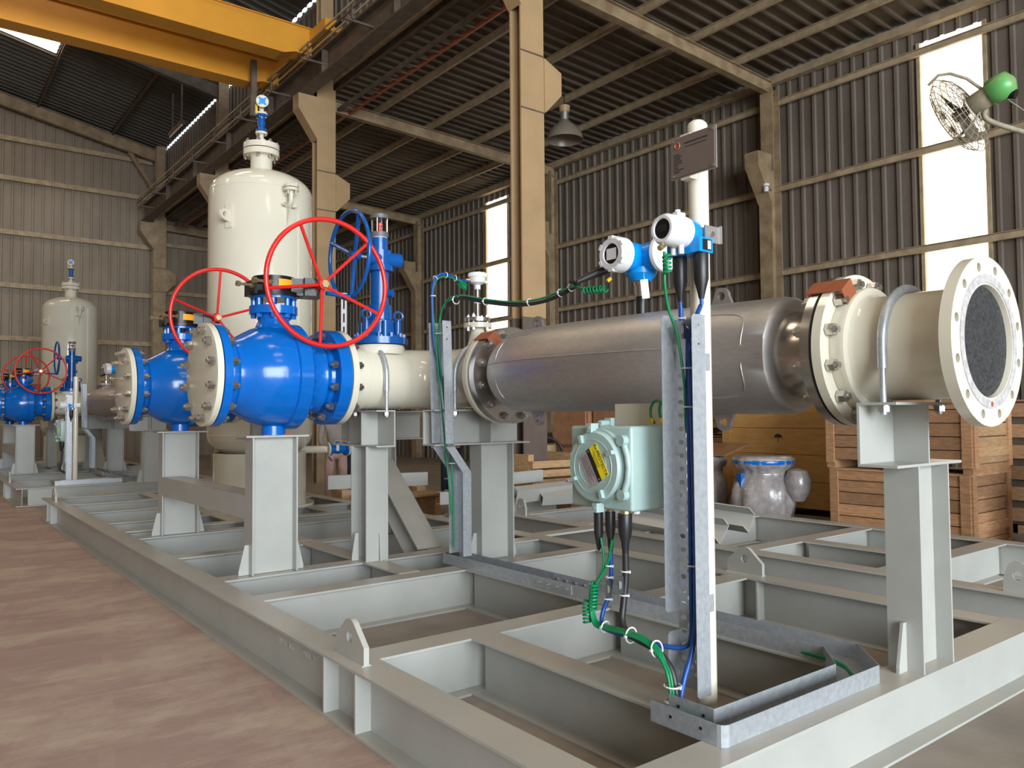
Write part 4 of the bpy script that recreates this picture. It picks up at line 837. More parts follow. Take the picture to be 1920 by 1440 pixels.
# remote display transmitter on the pole
def remote(label):
    r = T('remote_transmitter', label, 'transmitter', (PX+0.005, PY, 2.16)); z = 0.055; y = -0.02
    part('blue_body', MB().lathe((-0.075, y, z), (-1, 0, 0), [(-0.03, 0.03), (0.0, 0.055), (0.05, 0.062), (0.065, 0.06)], n=32).box(-0.135, -0.05, y-0.085, y+0.085, z-0.088, z-0.028), SKYB, r)
    h = part('white_head', MB().lathe((-0.135, y, z), (-1, 0, 0), [(0, 0.064), (0.01, 0.066), (0.11, 0.064), (0.13, 0.054), (0.13, 0.043), (0.122, 0.039)], n=40), WHITE, r)
    part('display_glass', MB().cyl((-0.255, y, z), (-0.259, y, z), 0.042, n=32), BLACK, h)
    part('display_frame', MB().box(-0.2615, -0.2585, y-0.022, y+0.022, z-0.012, z+0.016), LABK, h, smooth=False)
    part('latch', MB().cyl((-0.165, y, z+0.06), (-0.165, y, z+0.09), 0.012, n=12).box(-0.18, -0.13, y-0.012, y+0.012, z+0.055, z+0.08), WHITE, h); part('latch', MB().cyl((-0.17, y-0.02, z-0.095), (-0.17, y-0.02, z-0.055), 0.012, n=12).cyl((-0.17, y+0.02, z-0.095), (-0.17, y+0.02, z-0.055), 0.012, n=12), WHITE, h)
    part('side_label', MB().box(-0.115, -0.06, y-0.0865, y-0.0845, z-0.08, z-0.035), LABK, r, smooth=False); part('side_label', MB().box(-0.085, -0.065, y-0.0875, y-0.0855, z-0.075, z-0.04), WHITE, r, smooth=False)
    part('pole_bracket', MB().box(-0.04, 0.06, y-0.04, y-0.034, z-0.03, z+0.04).box(0.054, 0.06, y-0.05, y-0.034, z-0.03, z+0.045).tube([(0.05, y-0.03, z), (0.085, y, z+0.0), (0.09, PY-PY+0.05, z), (0.0, 0.075, z)], 0.005, 8), STEEL, r)
    part('bracket_bolt', MB().cyl((-0.0, y-0.05, z+0.005), (0.0, y-0.03, z+0.005), 0.012, n=6), BOLT, r, 25)
    for yb in (-0.055, 0.055):
        x = -0.09
        part('cable_boot', MB().lathe((x, y+yb, z-0.085), (0, 0, -1), [(0, 0.027), (0.01, 0.031), (0.11, 0.030), (0.16, 0.017), (0.19, 0.011)], n=20), RUBBER, r)
        part('boot_tail', MB().cyl((x, y+yb, z-0.27), (x, y+yb, z-0.30), 0.0085, n=12), BCAB, r)
    part('earth_stud', MB().cyl((-0.255, y+0.02, z-0.075), (-0.23, y+0.02, z-0.06), 0.012, n=8), BRASS, r)
    return r
rt1 = remote('blue and white remote display clamped to the cream instrument pole')
# riser tray on the pole
def riser(label):
    r = T('riser_cable_tray', label, 'cable tray', (2.60, 2.12, 0.32))
    hs = []; zz = 0.06; k = 0
    while zz < 1.5:
        for c in ((0.030, 0.098) if k % 2 else (0.064, 0.132)): hs.append(slot(c, zz, 0.030, 0.019))
        zz += 0.028; k += 1
    part('perforated_web', MB().holed((0, -0.062, 0.02), (0, 1, 0), (0, 0, 1), [(0, 0), (0.16, 0), (0.16, 1.53), (0, 1.53)], hs, 0.002), GALV, r, smooth=False)
    def flange(y, z0, z1, x0=-0.084):
        pts = [(x0, z0+0.012), (x0+0.012, z0), (0, z0), (0, z1), (x0+0.012, z1), (x0, z1-0.012)]
        hs = [circ(0.005, 10, x0/2, z1-0.045), circ(0.005, 10, x0/2, z1-0.12)] if z1 > 1.5 else []
        return MB().holed((0, y, 0), (1, 0, 0), (0, 0, 1), pts, hs, 0.002)
    part('side_flange', flange(-0.062, 0.02, 1.555), GALV, r, smooth=False)
    part('side_flange', flange(0.098, 0.33, 1.565), GALV, r, smooth=False); part('side_flange', flange(0.098, 0.03, 0.25, -0.07), GALV, r, smooth=False)
    return r
ri1 = riser('tall perforated galvanised tray standing against the cream pole')
# floor level tray on the skid
def floor_tray(label):
    r = T('skid_cable_tray', label, 'cable tray', (2.29, 1.76, HB)); t = 0.002; h = 0.08
    def W(pts, z0=0.0, z1=h, m=GALV, name='side_wall', hs=()):
        # vertical strip along a polyline
        mb = MB(); n = len(pts)
        L = [V((*p, 0)) for p in pts]; offs = []
        for i in range(n):
            a = L[max(i-1, 0)]; b = L[min(i+1, n-1)]; d = (b-a).normalized(); offs.append(V((-d.y, d.x, 0))*t)
        vs = []
        for p, o in zip(L, offs): vs += [p+V((0, 0, z0)), p+V((0, 0, z1)), p+o+V((0, 0, z0)), p+o+V((0, 0, z1))]
        fs = []
        for i in range(n-1):
            a = 4*i; b = a+4; fs += [(a, b, b+1, a+1), (a+2, a+3, b+3, b+2), (a+1, b+1, b+3, a+3), (a, a+2, b+2, b)]
        fs += [(0, 1, 3, 2), (4*n-4, 4*n-2, 4*n-1, 4*n-3)]
        return part(name, mb.add(vs, fs), m, r, smooth=False)
    rc = [(0.0, 0.34), (0.0, 0.03), (0.004, 0.015), (0.015, 0.005), (0.03, 0.0), (1.075, 0.0), (1.145, 0.07), (1.305, 0.225), (1.305, 3.57)]
    # outer wall as rounded bend, then the inner walls
    W(rc[:5]+[rc[5]]); W([rc[5], (1.305, 0.225)], name='corner_wall'); W([(1.305, 0.225), (1.305, 3.57)])
    W([(0.105, 0.34), (0.105, 0.125), (0.945, 0.125)]); W([(0.945, 0.125), (1.145, 0.30)], name='corner_wall'); W([(1.145, 0.30), (1.145, 3.57)])
    hs = [slot(0.14+0.075*k, 0.03+0.065*(k % 2), 0.045, 0.012) for k in range(12)]
    part('tray_floor', MB().holed((0, 0, 0.001), (1, 0, 0), (0, 1, 0), [(0, 0), (1.075, 0), (1.305, 0.225), (1.145, 0.30), (0.945, 0.125), (0.105, 0.125), (0.105, 0.34), (0, 0.34)], hs, 0.002), GALV, r, smooth=False)
    hs = [slot(0.04+0.08*(k % 2), 0.30+0.06*k, 0.035, 0.014) for k in range(50)]
    part('tray_floor', MB().holed((1.145, 0.0, 0.001), (1, 0, 0), (0, 1, 0), [(0, 0.30), (0.16, 0.225), (0.16, 3.57), (0, 3.57)], hs, 0.002), GALV, r, smooth=False)
    part('splice_plate', MB().box(1.137, 1.143, 2.05, 2.42, 0.012, 0.07).box(1.299, 1.303, 2.05, 2.42, 0.012, 0.07), GALV, r, smooth=False)
    for k in range(4): part('splice_bolt', MB().cyl((1.143, 2.10+0.09*k, 0.04), (1.125, 2.10+0.09*k, 0.04), 0.009, n=8).cyl((1.29, 2.10+0.09*k, 0.04), (1.30, 2.10+0.09*k, 0.04), 0.012, n=8), BOLT, r)
    part('bolt_hole', MB().cyl((-0.0025, 0.10, 0.045), (0.003, 0.10, 0.045), 0.006, n=12).cyl((-0.0025, 0.24, 0.045), (0.003, 0.24, 0.045), 0.006, n=12).cyl((0.1, 0.17, 0.045), (0.1055, 0.17, 0.045), 0.006, n=12).cyl((0.1, 0.29, 0.045), (0.1055, 0.29, 0.045), 0.006, n=12), LABK, r)
    return r
ft1 = floor_tray('galvanised cable tray lying on the skid end beam and running back')
# second riser at the probe post
def riser2(label):
    r = T('jogged_cable_riser', label, 'cable tray', (3.45, 5.13, 0.31))
    def seg(p0, p1, side):
        y = -0.10 if side < 0 else 0.095
        a, b = V(p0), V(p1); w = V((-0.075, 0, 0))
        return MB().add([a+V((0, y, 0)), b+V((0, y, 0)), b+w+V((0, y, 0)), a+w+V((0, y, 0)), a+V((0, y+0.004, 0)), b+V((0, y+0.004, 0)), b+w+V((0, y+0.004, 0)), a+w+V((0, y+0.004, 0))], [(0, 1, 2, 3), (7, 6, 5, 4), (0, 1, 5, 4), (1, 2, 6, 5), (2, 3, 7, 6), (3, 0, 4, 7)])
    P0, P1, P2, P3 = (0.05, 0, 0.08), (0.05, 0, 0.72), (-0.10, 0, 0.92), (-0.13, 0, 1.88)
    for s in (-1, 1):
        for a, b in ((P0, P1), (P1, P2), ((-0.105, 0, 0.945), P3)): part('side_flange', seg(a, b, s), GALV, r, smooth=False)
    mb = MB()
    for a, b in ((P0, P1), (P1, P2), (P2, P3)):
        a, b = V(a), V(b); mb.add([a+V((0, -0.1, 0)), a+V((0, 0.099, 0)), b+V((0, 0.099, 0)), b+V((0, -0.1, 0)), a+V((0.003, -0.1, 0)), a+V((0.003, 0.099, 0)), b+V((0.003, 0.099, 0)), b+V((0.003, -0.1, 0))], [(0, 1, 2, 3), (7, 6, 5, 4), (0, 1, 5, 4), (1, 2, 6, 5), (2, 3, 7, 6), (3, 0, 4, 7)])
    part('web', mb, GALV, r, smooth=False)
    part('bolt_hole', MB().cyl((-0.165, -0.102, 1.83), (-0.165, -0.09, 1.83), 0.006, n=8).cyl((-0.165, -0.102, 1.74), (-0.165, -0.09, 1.74), 0.006, n=8).cyl((-0.165, 0.0935, 1.83), (-0.165, 0.1, 1.83), 0.006, n=8).cyl((-0.165, 0.0935, 1.74), (-0.165, 0.1, 1.74), 0.006, n=8), LABK, r)
    return r
ri2 = riser2('jogged galvanised cable riser standing in front of the white elbow pipe')
# junction box
def jbox(label):
    x0, x1, y0, y1, z0, z1 = 2.46, 2.72, 2.345, 2.725, 1.055, 1.42
    r = T('junction_box', label, 'box', (x0, (y0+y1)/2, z0)); w = (y1-y0)/2; h = z1-z0; d = x1-x0; cz = h/2+0.005
    me = MB().box(0, d, -w, w, 0, h).mesh('housing', 30, False); bm = bmesh.new(); bm.from_mesh(me); bmesh.ops.bevel(bm, geom=bm.edges[:], offset=0.012, segments=3, affect='EDGES', profile=0.5); bm.to_mesh(me); bm.free(); me.shade_smooth(); me.set_sharp_from_angle(angle=math.radians(30))
    part('housing', me, JBOX, r)
    part('rear_flange', MB().box(d-0.02, d, -w-0.035, w+0.02, 0.03, 0.1).box(d-0.02, d, -w-0.035, w+0.02, h-0.06, h-0.01), JBOX, r, smooth=False)
    cv = part('round_cover', MB().lathe((0, 0, cz), (-1, 0, 0), [(0, 0.168), (0.018, 0.166), (0.018, 0.158), (0.034, 0.157), (0.044, 0.150), (0.044, 0.145), (0.046, 0.12), (0.046, 0.02)], n=56), JBOX, r, 25)
    part('cover_ring', MB().tube([(-0.046, 0.118*math.cos(2*PI*k/48), cz+0.118*math.sin(2*PI*k/48)) for k in range(48)], 0.0022, 6, True).tube([(-0.046, 0.085*math.cos(2*PI*k/40), cz+0.085*math.sin(2*PI*k/40)) for k in range(40)], 0.0018, 6, True), JBOX, cv)
    for k in range(4):
        a = math.radians(62+90*k); part('cover_lug', MB().obox((-0.052, 0.132*math.cos(a), cz+0.132*math.sin(a)), (0.024, 0.036, 0.017), (1, 0, 0), (0, math.cos(a+0.2), math.sin(a+0.2))), JBOX, cv, 60)
    for k in range(2):
        a = math.radians(-35+70*k); part('hinge_boss', MB().cyl((0.0, -0.162*math.cos(a)*1.0-0.02, cz+0.162*math.sin(a)*1.25), (-0.03, -0.162*math.cos(a)-0.02, cz+0.162*math.sin(a)*1.25), 0.024, n=20), JBOX, r)
    part('hinge_bar', MB().tube([(-0.016, -0.165, cz-0.095), (-0.016, -0.183, cz-0.05), (-0.016, -0.19, cz), (-0.016, -0.183, cz+0.05), (-0.016, -0.165, cz+0.095)], 0.014, 10), JBOX, r)
    for s, zz in ((1, h-0.008), (-1, 0.008)): part('screw_tab', MB().box(-0.05, -0.004, 0.015*s-0.012, 0.015*s+0.016, zz-0.02, zz+0.02).cyl((-0.052, 0.015*s, zz), (-0.054, 0.015*s, zz), 0.008, n=10), JBOX, r)
    part('top_hinge', MB().cyl((0.0, -0.0, h+0.012), (0.05, -0.0, h+0.012), 0.014, n=12).box(0.05, 0.075, -0.02, 0.02, h, h+0.035), JBOX, r)
    # label turned about 62 degrees on the cover
    a = math.radians(-60); X = V((0, -math.cos(a), math.sin(a))); Yv = V((0, math.sin(a)*-1*-1, 0)); X = V((0, -math.cos(a), math.sin(a))).normalized(); N = V((-1, 0, 0)); Yv = N.cross(X)
    c = V((-0.0475, 0.0, cz))
    lb = part('label_plate', MB().obox(c+Yv*-0.028, (0.155, 0.056, 0.002), X, Yv), LABG, cv, smooth=False)
    part('label_black', MB().obox(c+Yv*0.012, (0.155, 0.024, 0.0022), X, Yv), LABK, lb, smooth=False); part('label_yellow', MB().obox(c+Yv*0.049, (0.155, 0.05, 0.0021), X, Yv), LABY, lb, smooth=False)
    text('label_text', 'Ex-PROTECTA', 0.024, c+Yv*0.062+N*0.0014, X, Yv, INK, lb)
    mb = MB()
    for k in range(4): mb.obox(c+Yv*(0.044-0.006*k)-X*(0.02-0.004*k), (0.09-0.012*k, 0.0016, 0.0028), X, Yv)
    for k in range(7): mb.obox(c+Yv*(-0.008-0.006*k)-X*0.008*(k % 3), (0.13-0.016*(k % 3), 0.0014, 0.0028), X, Yv)
    part('label_lines', mb, INK, lb, smooth=False)
    for sx in (-1, 1): part('label_screw', MB().cyl(c+Yv*0.012+X*0.068*sx, c+Yv*0.012+X*0.068*sx+N*0.004, 0.005, n=10), BOLT, lb)
    # glands and boots underneath
    for x, y, rr, L, cone in ((0.04, 0.055, 0.018, 0.20, True), (0.05, -0.01, 0.022, 0.175, False), (0.045, -0.105, 0.03, 0.175, False)):
        part('brass_gland', MB().cyl((x, y, 0.004), (x, y, -0.02), rr*0.75, n=8), BRASS, r, 25)
        if cone: part('cable_boot', MB().lathe((x, y, -0.016), (0, 0, -1), [(0, 0.021), (0.10, 0.021), (0.165, 0.010), (0.18, 0.004)], n=20), RUBBER, r)
        else: part('cable_boot', MB().lathe((x, y, -0.016), (0, 0, -1), [(0, rr), (0.005, rr*1.06), (0.08, rr), (L*0.7, rr*0.62), (L, rr*0.45)], n=20), RUBBER, r)
    part('blanking_plug', MB().cyl((0.07, -0.15, 0.002), (0.07, -0.15, -0.014), 0.016, n=8), WHITE, r, 25)
    part('mounting_plate', MB().box(d, d+0.01, -0.27, 0.16, 0.08, h+0.10), CREAM, r, smooth=False)
    part('earth_lug', MB().box(d-0.02, d, -w-0.03, -w+0.03, h-0.01, h+0.05).cyl((d-0.03, -w+0.01, h+0.055), (d, -w+0.01, h+0.055), 0.012, n=8), GALV, r)
    return r
jb1 = jbox('pale green junction box with round cover hanging left of the tray')
# cables
def smooth_path(pts, n=8):
    P = [V(p) for p in pts]; out = []
    for i in range(len(P)-1):
        p0 = P[max(i-1, 0)]; p1 = P[i]; p2 = P[i+1]; p3 = P[min(i+2, len(P)-1)]
        for k in range(n):
            t = k/n; out.append(0.5*((2*p1)+(p2-p0)*t+(2*p0-5*p1+4*p2-p3)*t*t+(-p0+3*p1-3*p2+p3)*t*t*t))
    out.append(P[-1]); return out
def cable(name, label, pts, rad, m, n=8, cat='cable', group=None):
    O = V(pts[0]); r = part(name, MB().tube([p-O for p in smooth_path(pts)], rad, 10), m, None, 60, loc=O); tag(r, label, cat, group); return r
def coil(a, b, R, turns, n=14, ph=0.0):
    a, b = V(a), V(b); x, y, d = frame(b-a); L = (b-a).length
    return [a+d*L*i/(turns*n)+(x*math.cos(2*PI*i/n+ph)+y*math.sin(2*PI*i/n+ph))*R for i in range(turns*n+1)]
def tie(o, c, axis, R):   # cable tie ring as a part of cable o
    c = V(c)-V(o.location); x, y, d = frame(axis)
    part('cable_tie', MB().tube([c+(x*math.cos(2*PI*k/16)+y*math.sin(2*PI*k/16))*R for k in range(16)], 0.0035, 6, True).obox(c+x*R*1.05, (0.012, 0.01, 0.01), x, y), TIE, o)
# power cable (black) from the third gland down and into the tray
jx, jy = 2.46, 2.535
k1 = cable('power_cable', 'thick black cable curving from the junction box into the floor tray', [(jx+0.045, jy-0.105, 0.87), (jx+0.045, jy-0.105, 0.76), (jx+0.03, jy-0.105, 0.66), (jx+0.01, jy-0.115, 0.585), (jx-0.005, jy-0.16, 0.545), (jx-0.01, jy-0.235, 0.53), (jx-0.012, jy-0.31, 0.517), (jx-0.01, jy-0.37, 0.485), (jx-0.008, jy-0.405, 0.44), (jx-0.012, jy-0.425, 0.37), (jx-0.02, jy-0.43, 0.325), (jx-0.06, jy-0.50, 0.315), (jx-0.06, jy-0.66, 0.315), (jx+0.0, jy-0.705, 0.315), (jx+0.72, jy-0.705, 0.315)], 0.0145, KCAB)
k2 = cable('signal_cable', 'blue cable dropping from the junction box and across to the pole tray', [(jx+0.05, jy-0.01, 0.87), (jx+0.05, jy-0.01, 0.74), (jx+0.04, jy-0.0, 0.66), (jx+0.02, jy+0.012, 0.60), (jx+0.0, jy+0.0, 0.555), (jx-0.01, jy-0.05, 0.535), (jx+0.02, jy-0.16, 0.522), (jx+0.05, jy-0.29, 0.512), (jx+0.10, jy-0.375, 0.515), (2.584, 2.142, 0.56), (2.584, 2.138, 0.70), (2.587, 2.138, 1.2), (2.587, 2.138, 1.7), (2.58, 2.12, 1.80), (2.582, 2.06, 1.915)], 0.0095, BCAB)
k3 = cable('signal_cable', 'dark blue cable running down the middle of the perforated tray', [(2.582, 2.165, 1.915), (2.58, 2.16, 1.84), (2.58, 2.125, 1.75), (2.586, 2.116, 1.2), (2.58, 2.11, 0.7), (2.545, 2.105, 0.52), (2.49, 2.10, 0.42), (2.455, 2.09, 0.34), (2.40, 2.02, 0.317), (2.37, 1.88, 0.317)], 0.0105, BCAB)
g1 = cable('earth_cable', 'green earth cable from the remote display down the perforated tray', [(2.445, 2.13, 2.13), (2.455, 2.14, 2.0), (2.50, 2.16, 1.9), (2.55, 2.16, 1.80), (2.575, 2.148, 1.6), (2.582, 2.15, 1.45), (2.59, 2.152, 1.40), (2.605, 2.156, 1.40)], 0.0062, GCAB)
o = part('coil', MB().tube([p-V(g1.location) for p in coil((2.445, 2.12, 2.12), (2.45, 2.12, 2.04), 0.014, 5)], 0.0055, 6), GCAB, g1)
bundle = []
for k, (dx, dy) in enumerate(((0, 0), (0.010, 0.004), (0.004, -0.010), (-0.007, -0.006))):
    st = [(jx+0.03, jy+0.03-0.07*(k % 2), 0.92), (jx+0.035, jy+0.02-0.02*(k % 2), 0.80), (jx+0.0, jy+0.045, 0.70)] if k < 2 else [(jx+0.0, jy+0.06, 0.72)]
    pts = st+[(jx-0.01+dx, jy+0.055, 0.62), (jx-0.02+dx, jy+0.02, 0.555+dy), (jx-0.025+dx, jy-0.06, 0.55+dy), (jx-0.03+dx, jy-0.17, 0.556+dy), (jx-0.03+dx, jy-0.28, 0.546+dy), (jx-0.033+dx, jy-0.355, 0.515+dy), (jx-0.037+dx, jy-0.40+dy, 0.455), (jx-0.04+dx, jy-0.42+dy, 0.39), (jx-0.045+dx, jy-0.43+dy, 0.33), (jx-0.09+dx, jy-0.50, 0.315+abs(dy)), (jx-0.09, jy-0.65, 0.315+abs(dy)), (jx-0.03, jy-0.72+dy, 0.315+abs(dy)), (jx+0.70, jy-0.72+dy, 0.315+abs(dy)), (jx+0.86, jy-0.66, 0.33+abs(dy)), (jx+0.94, jy-0.52, 0.33+abs(dy)), (jx+0.99, jy-0.3, 0.32)]
    bundle.append(cable('earth_cable', ['green earth cable on top of the bundle under the junction box', 'green earth cable second in the bundle under the junction box', 'green earth cable with coil hanging left below the junction box', 'green earth cable lowest in the bundle under the junction box'][k], pts, 0.0062, GCAB, group='green earth cables entering the floor tray'))
cb = bundle[2]
part('coil', MB().tube([p-V(cb.location) for p in coil((jx-0.0, jy+0.045, 0.72), (jx-0.01, jy+0.05, 0.60), 0.018, 8)], 0.0055, 6), GCAB, cb)
part('coil', MB().tube([p-V(cb.location) for p in coil((jx-0.02, jy+0.075, 0.64), (jx-0.02, jy+0.07, 0.545), 0.017, 6)], 0.0055, 6), GCAB, cb)
tie(k2, (jx+0.045, jy-0.005, 0.80), (0, 0, 1), 0.016); tie(k2, (jx+0.045, jy-0.005, 0.75), (0, 0, 1), 0.016); tie(k2, (jx+0.04, jy+0.0, 0.655), (0, 0, 1), 0.018)
tie(k2, (jx-0.008, jy-0.03, 0.545), (0, 1, 0.1), 0.024); tie(k1, (jx+0.045, jy-0.105, 0.79), (0, 0, 1), 0.019); tie(k1, (jx+0.035, jy-0.105, 0.69), (0, 0, 1), 0.019)
tie(k1, (jx-0.01, jy-0.185, 0.542), (0, 1, 0), 0.032); tie(k1, (jx-0.018, jy-0.335, 0.52), (0, 1, -0.2), 0.033); tie(k1, (jx-0.03, jy-0.425, 0.40), (0, 0, 1), 0.034); tie(k1, (jx-0.03, jy-0.43, 0.34), (0, 0, 1), 0.033)
tie(k3, (2.58, 2.13, 1.66), (0, 0, 1), 0.024); tie(k3, (2.582, 2.13, 1.50), (0, 0, 1), 0.024); tie(k3, (2.58, 2.125, 0.85), (0, 0, 1), 0.022); tie(k3, (2.582, 2.162, 1.87), (0, 0, 1), 0.014); tie(k2, (2.582, 2.08, 1.87), (0, 0, 1), 0.014)
for o, c in ((k3, (2.565, 2.145, 1.82)), (k2, (2.565, 2.085, 1.82)), (k2, (jx+0.03, jy-0.015, 0.70)), (k1, (jx+0.012, jy-0.105, 0.735))):
    p = V(c)-V(o.location); part('cable_marker', MB().obox(p, (0.026, 0.004, 0.075), (0.78, -0.62, 0), (0.62, 0.78, 0)), LABK, o, smooth=False)
    mb = MB()
    for k in range(2): mb.obox(p+V((-0.0015, -0.002, 0))+V((0.78, -0.62, 0))*(0.006*(k-0.5)), (0.0014, 0.0006, 0.035-0.008*k), (0.78, -0.62, 0), (0.62, 0.78, 0))
    part('marker_print', mb, WINK, o, smooth=False)
# upper cables between second riser, probe and meter head
w1 = cable('meter_cable', 'black cable arching from the jogged riser up to the meter head', [(3.40, 5.12, 1.2), (3.34, 5.13, 1.9), (3.31, 5.11, 2.18), (3.30, 5.02, 2.31), (3.32, 4.88, 2.345), (3.36, 4.6, 2.285), (3.39, 4.3, 2.235), (3.41, 4.05, 2.23), (3.42, 3.85, 2.26), (3.42, 3.72, 2.30), (3.35, 3.70, 2.31)], 0.013, KCAB)
w2 = cable('earth_cable', 'green earth cable lying along the black meter cable', [(3.41, 5.14, 0.45), (3.39, 5.13, 1.05), (3.29, 5.14, 1.9), (3.285, 5.13, 2.2), (3.285, 5.04, 2.335), (3.31, 4.88, 2.366), (3.35, 4.6, 2.305), (3.38, 4.3, 2.255), (3.40, 4.05, 2.25), (3.41, 3.85, 2.28), (3.39, 3.70, 2.285), (3.40, 3.62, 2.25)], 0.0075, GCAB)
part('coil', MB().tube([p-V(w2.location) for p in coil((3.40, 3.63, 2.25), (3.44, 3.47, 2.245), 0.02, 7)], 0.0055, 6), GCAB, w2)
part('earth_lug', MB().cyl((3.44-3.41, 3.46-5.14, 2.29-0.45), (3.46-3.41, 3.45-5.14, 2.31-0.45), 0.012, n=8), YEL, w2)
w3 = cable('earth_cable', 'green earth cable rising from the jogged riser to the probe head', [(3.40, 5.15, 0.7), (3.28, 5.16, 1.9), (3.27, 5.19, 2.2), (3.275, 5.21, 2.40), (3.31, 5.22, 2.52), (3.38, 5.22, 2.568), (3.47, 5.22, 2.56), (3.55, 5.23, 2.54), (3.56, 5.25, 2.52)], 0.0065, GCAB)
part('coil', MB().tube([p-V(w3.location) for p in coil((3.53, 5.24, 2.545), (3.63, 5.29, 2.54), 0.018, 6)+[V((3.66, 5.30, 2.56))]], 0.005, 6), GCAB, w3)
part('coil', MB().tube([p-V(w3.location) for p in coil((3.55, 5.24, 2.515), (3.63, 5.28, 2.50), 0.015, 5)+[V((3.66, 5.30, 2.54))]], 0.005, 6), GCAB, w3)
w4 = cable('signal_cable', 'blue cable looping over from the jogged riser to the probe head', [(3.36, 5.16, 1.6), (3.27, 5.18, 2.0), (3.262, 5.20, 2.3), (3.27, 5.21, 2.44), (3.30, 5.215, 2.54), (3.37, 5.215, 2.585), (3.46, 5.22, 2.575), (3.54, 5.24, 2.555), (3.67, 5.27, 2.56)], 0.0105, BCAB)
for o, c, ax, R in ((w4, (3.275, 5.21, 2.40), (0, 0, 1), 0.02), (w4, (3.30, 5.215, 2.545), (1, 0, 1), 0.02), (w4, (3.40, 5.215, 2.578), (1, 0, 0), 0.022), (w4, (3.49, 5.22, 2.563), (1, 0, 0), 0.022), (w1, (3.31, 4.94, 2.34), (0, 1, 0), 0.03), (w1, (3.355, 4.62, 2.295), (0, 1, 0), 0.026), (w1, (3.40, 4.17, 2.24), (0, 1, 0), 0.024), (w1, (3.415, 3.87, 2.268), (0, 1, 0), 0.024), (w1, (3.42, 3.77, 2.29), (0, 1, 0), 0.024), (w3, (3.285, 5.13, 2.1), (0, 0, 1), 0.035), (w3, (3.39, 5.12, 1.1), (0, 0, 1), 0.03)): tie(o, c, ax, R)
e1 = cable('earth_cable', 'pair of short green earth wires bent down to the junction box lug', [(2.59, 2.28, 1.52), (2.60, 2.33, 1.53), (2.615, 2.37, 1.50), (2.62, 2.375, 1.46), (2.64, 2.372, 1.43)], 0.006, GCAB)
part('second_wire', MB().tube([p-V(e1.location) for p in smooth_path([(2.59, 2.28, 1.515), (2.60, 2.30, 1.52), (2.62, 2.325, 1.49), (2.63, 2.33, 1.46), (2.65, 2.34, 1.43)])], 0.006, 8), GCAB, e1)
for q in ((2.622, 2.375, 1.455), (2.632, 2.333, 1.455)): p = V(q)-V(e1.location); part('lug_sleeve', MB().cyl(p, p+V((0.006, 0.002, -0.025)), 0.010, 0.008, n=10), YEL, e1)

# ================================================================== SECOND SKID (copies)
OFF = V((-0.12, 13.72, 0))
copy_tree(skid1, OFF, 'grey skid frame of the rear unit beyond the foreground skid', skip=('stencil_word',))
EO = V((-0.15, 13.90, 0))
bv3 = copy_tree(bv1, EO, 'blue ball valve with red wheel, front one on the rear skid at far left')
bv4 = copy_tree(bv2, EO, 'blue ball valve cut by the left edge of the photo on the rear skid')
copy_tree(bf1, EO, 'white blind flange of the front valve on the rear skid'); copy_tree(bf2, EO, 'white blind flange of the back valve on the rear skid')
copy_tree(sp1, EO, 'white elbow pipe of the rear skid below its gate valve'); copy_tree(sp2, EO, 'white pipe of the back line on the rear skid')
copy_tree(gv1, EO, 'dark blue gate valve in front of the smaller distant vessel'); copy_tree(fm1, EO, 'brown-grey curved flow meter of the rear skid, left of the blind flange')
copy_tree(tp1, EO, 'small temperature probe on the rear skid behind its meter'); copy_tree(ve1, EO, 'distant white pressure vessel at the left by the back wall')
po2 = pole('grey-white pole of the rear skid in front of the distant vessel', False, 2.22); po2.location = V(po2.location)+EO
copy_tree(rt1, EO+V((0, 0, -0.52)), 'small transmitter on the pole of the rear skid'); copy_tree(ri1, EO, 'galvanised riser tray beside the pole of the rear skid')
copy_tree(ft1, EO, 'galvanised floor tray on the end beam of the rear skid'); copy_tree(ri2, EO, 'jogged galvanised riser of the rear skid near its meter'); copy_tree(jb1, EO, 'small pale green junction box on the rear skid', skip=())
cc = cable('power_cable', 'black cable looping under the junction box of the rear skid', [V((jx+0.045, jy-0.105, 0.87))+EO, V((jx+0.03, jy-0.105, 0.66))+EO, V((jx+0.0, jy-0.15, 0.55))+EO, V((jx+0.05, jy-0.3, 0.5))+EO], 0.02, KCAB)
# ================================================================== THIRD SKID (right)
r = T('bare_skid', 'bare grey skid frame lying behind the foreground skid at the right', 'skid', (5.63, 1.2, 0)); O = V((5.63, 1.2, 0))
def P3(name, mb):
    mb.v = [tuple(V(q)-O) for q in mb.v]; return part(name, mb, GREY, r, smooth=False)
P3('long_beam', ibm((5.72, 0.6), (5.74, 7.42))); P3('long_beam', ibm((7.82, 0.6), (7.84, 7.42)))
for yc in (2.96, 4.18, 5.5, 6.3, 7.33): P3('cross_beam', ibm((5.74, yc), (7.8, yc), h=HB-0.003))
for x in (6.6,): P3('stringer', ibm((x, 3.06), (x, 4.08)))
for x, y in ((5.70, 2.05), (5.72, 7.2)):
    mb = lug_mesh(0.17, 0.20, 0.025, 0.03, 0.085); mb.v = [(x+b, y-a, HB+c) for a, b, c in mb.v]; P3('lifting_lug', mb)
P3('link_plate', MB().box(4.97, 5.63, 5.9, 6.08, 0.28, 0.30))
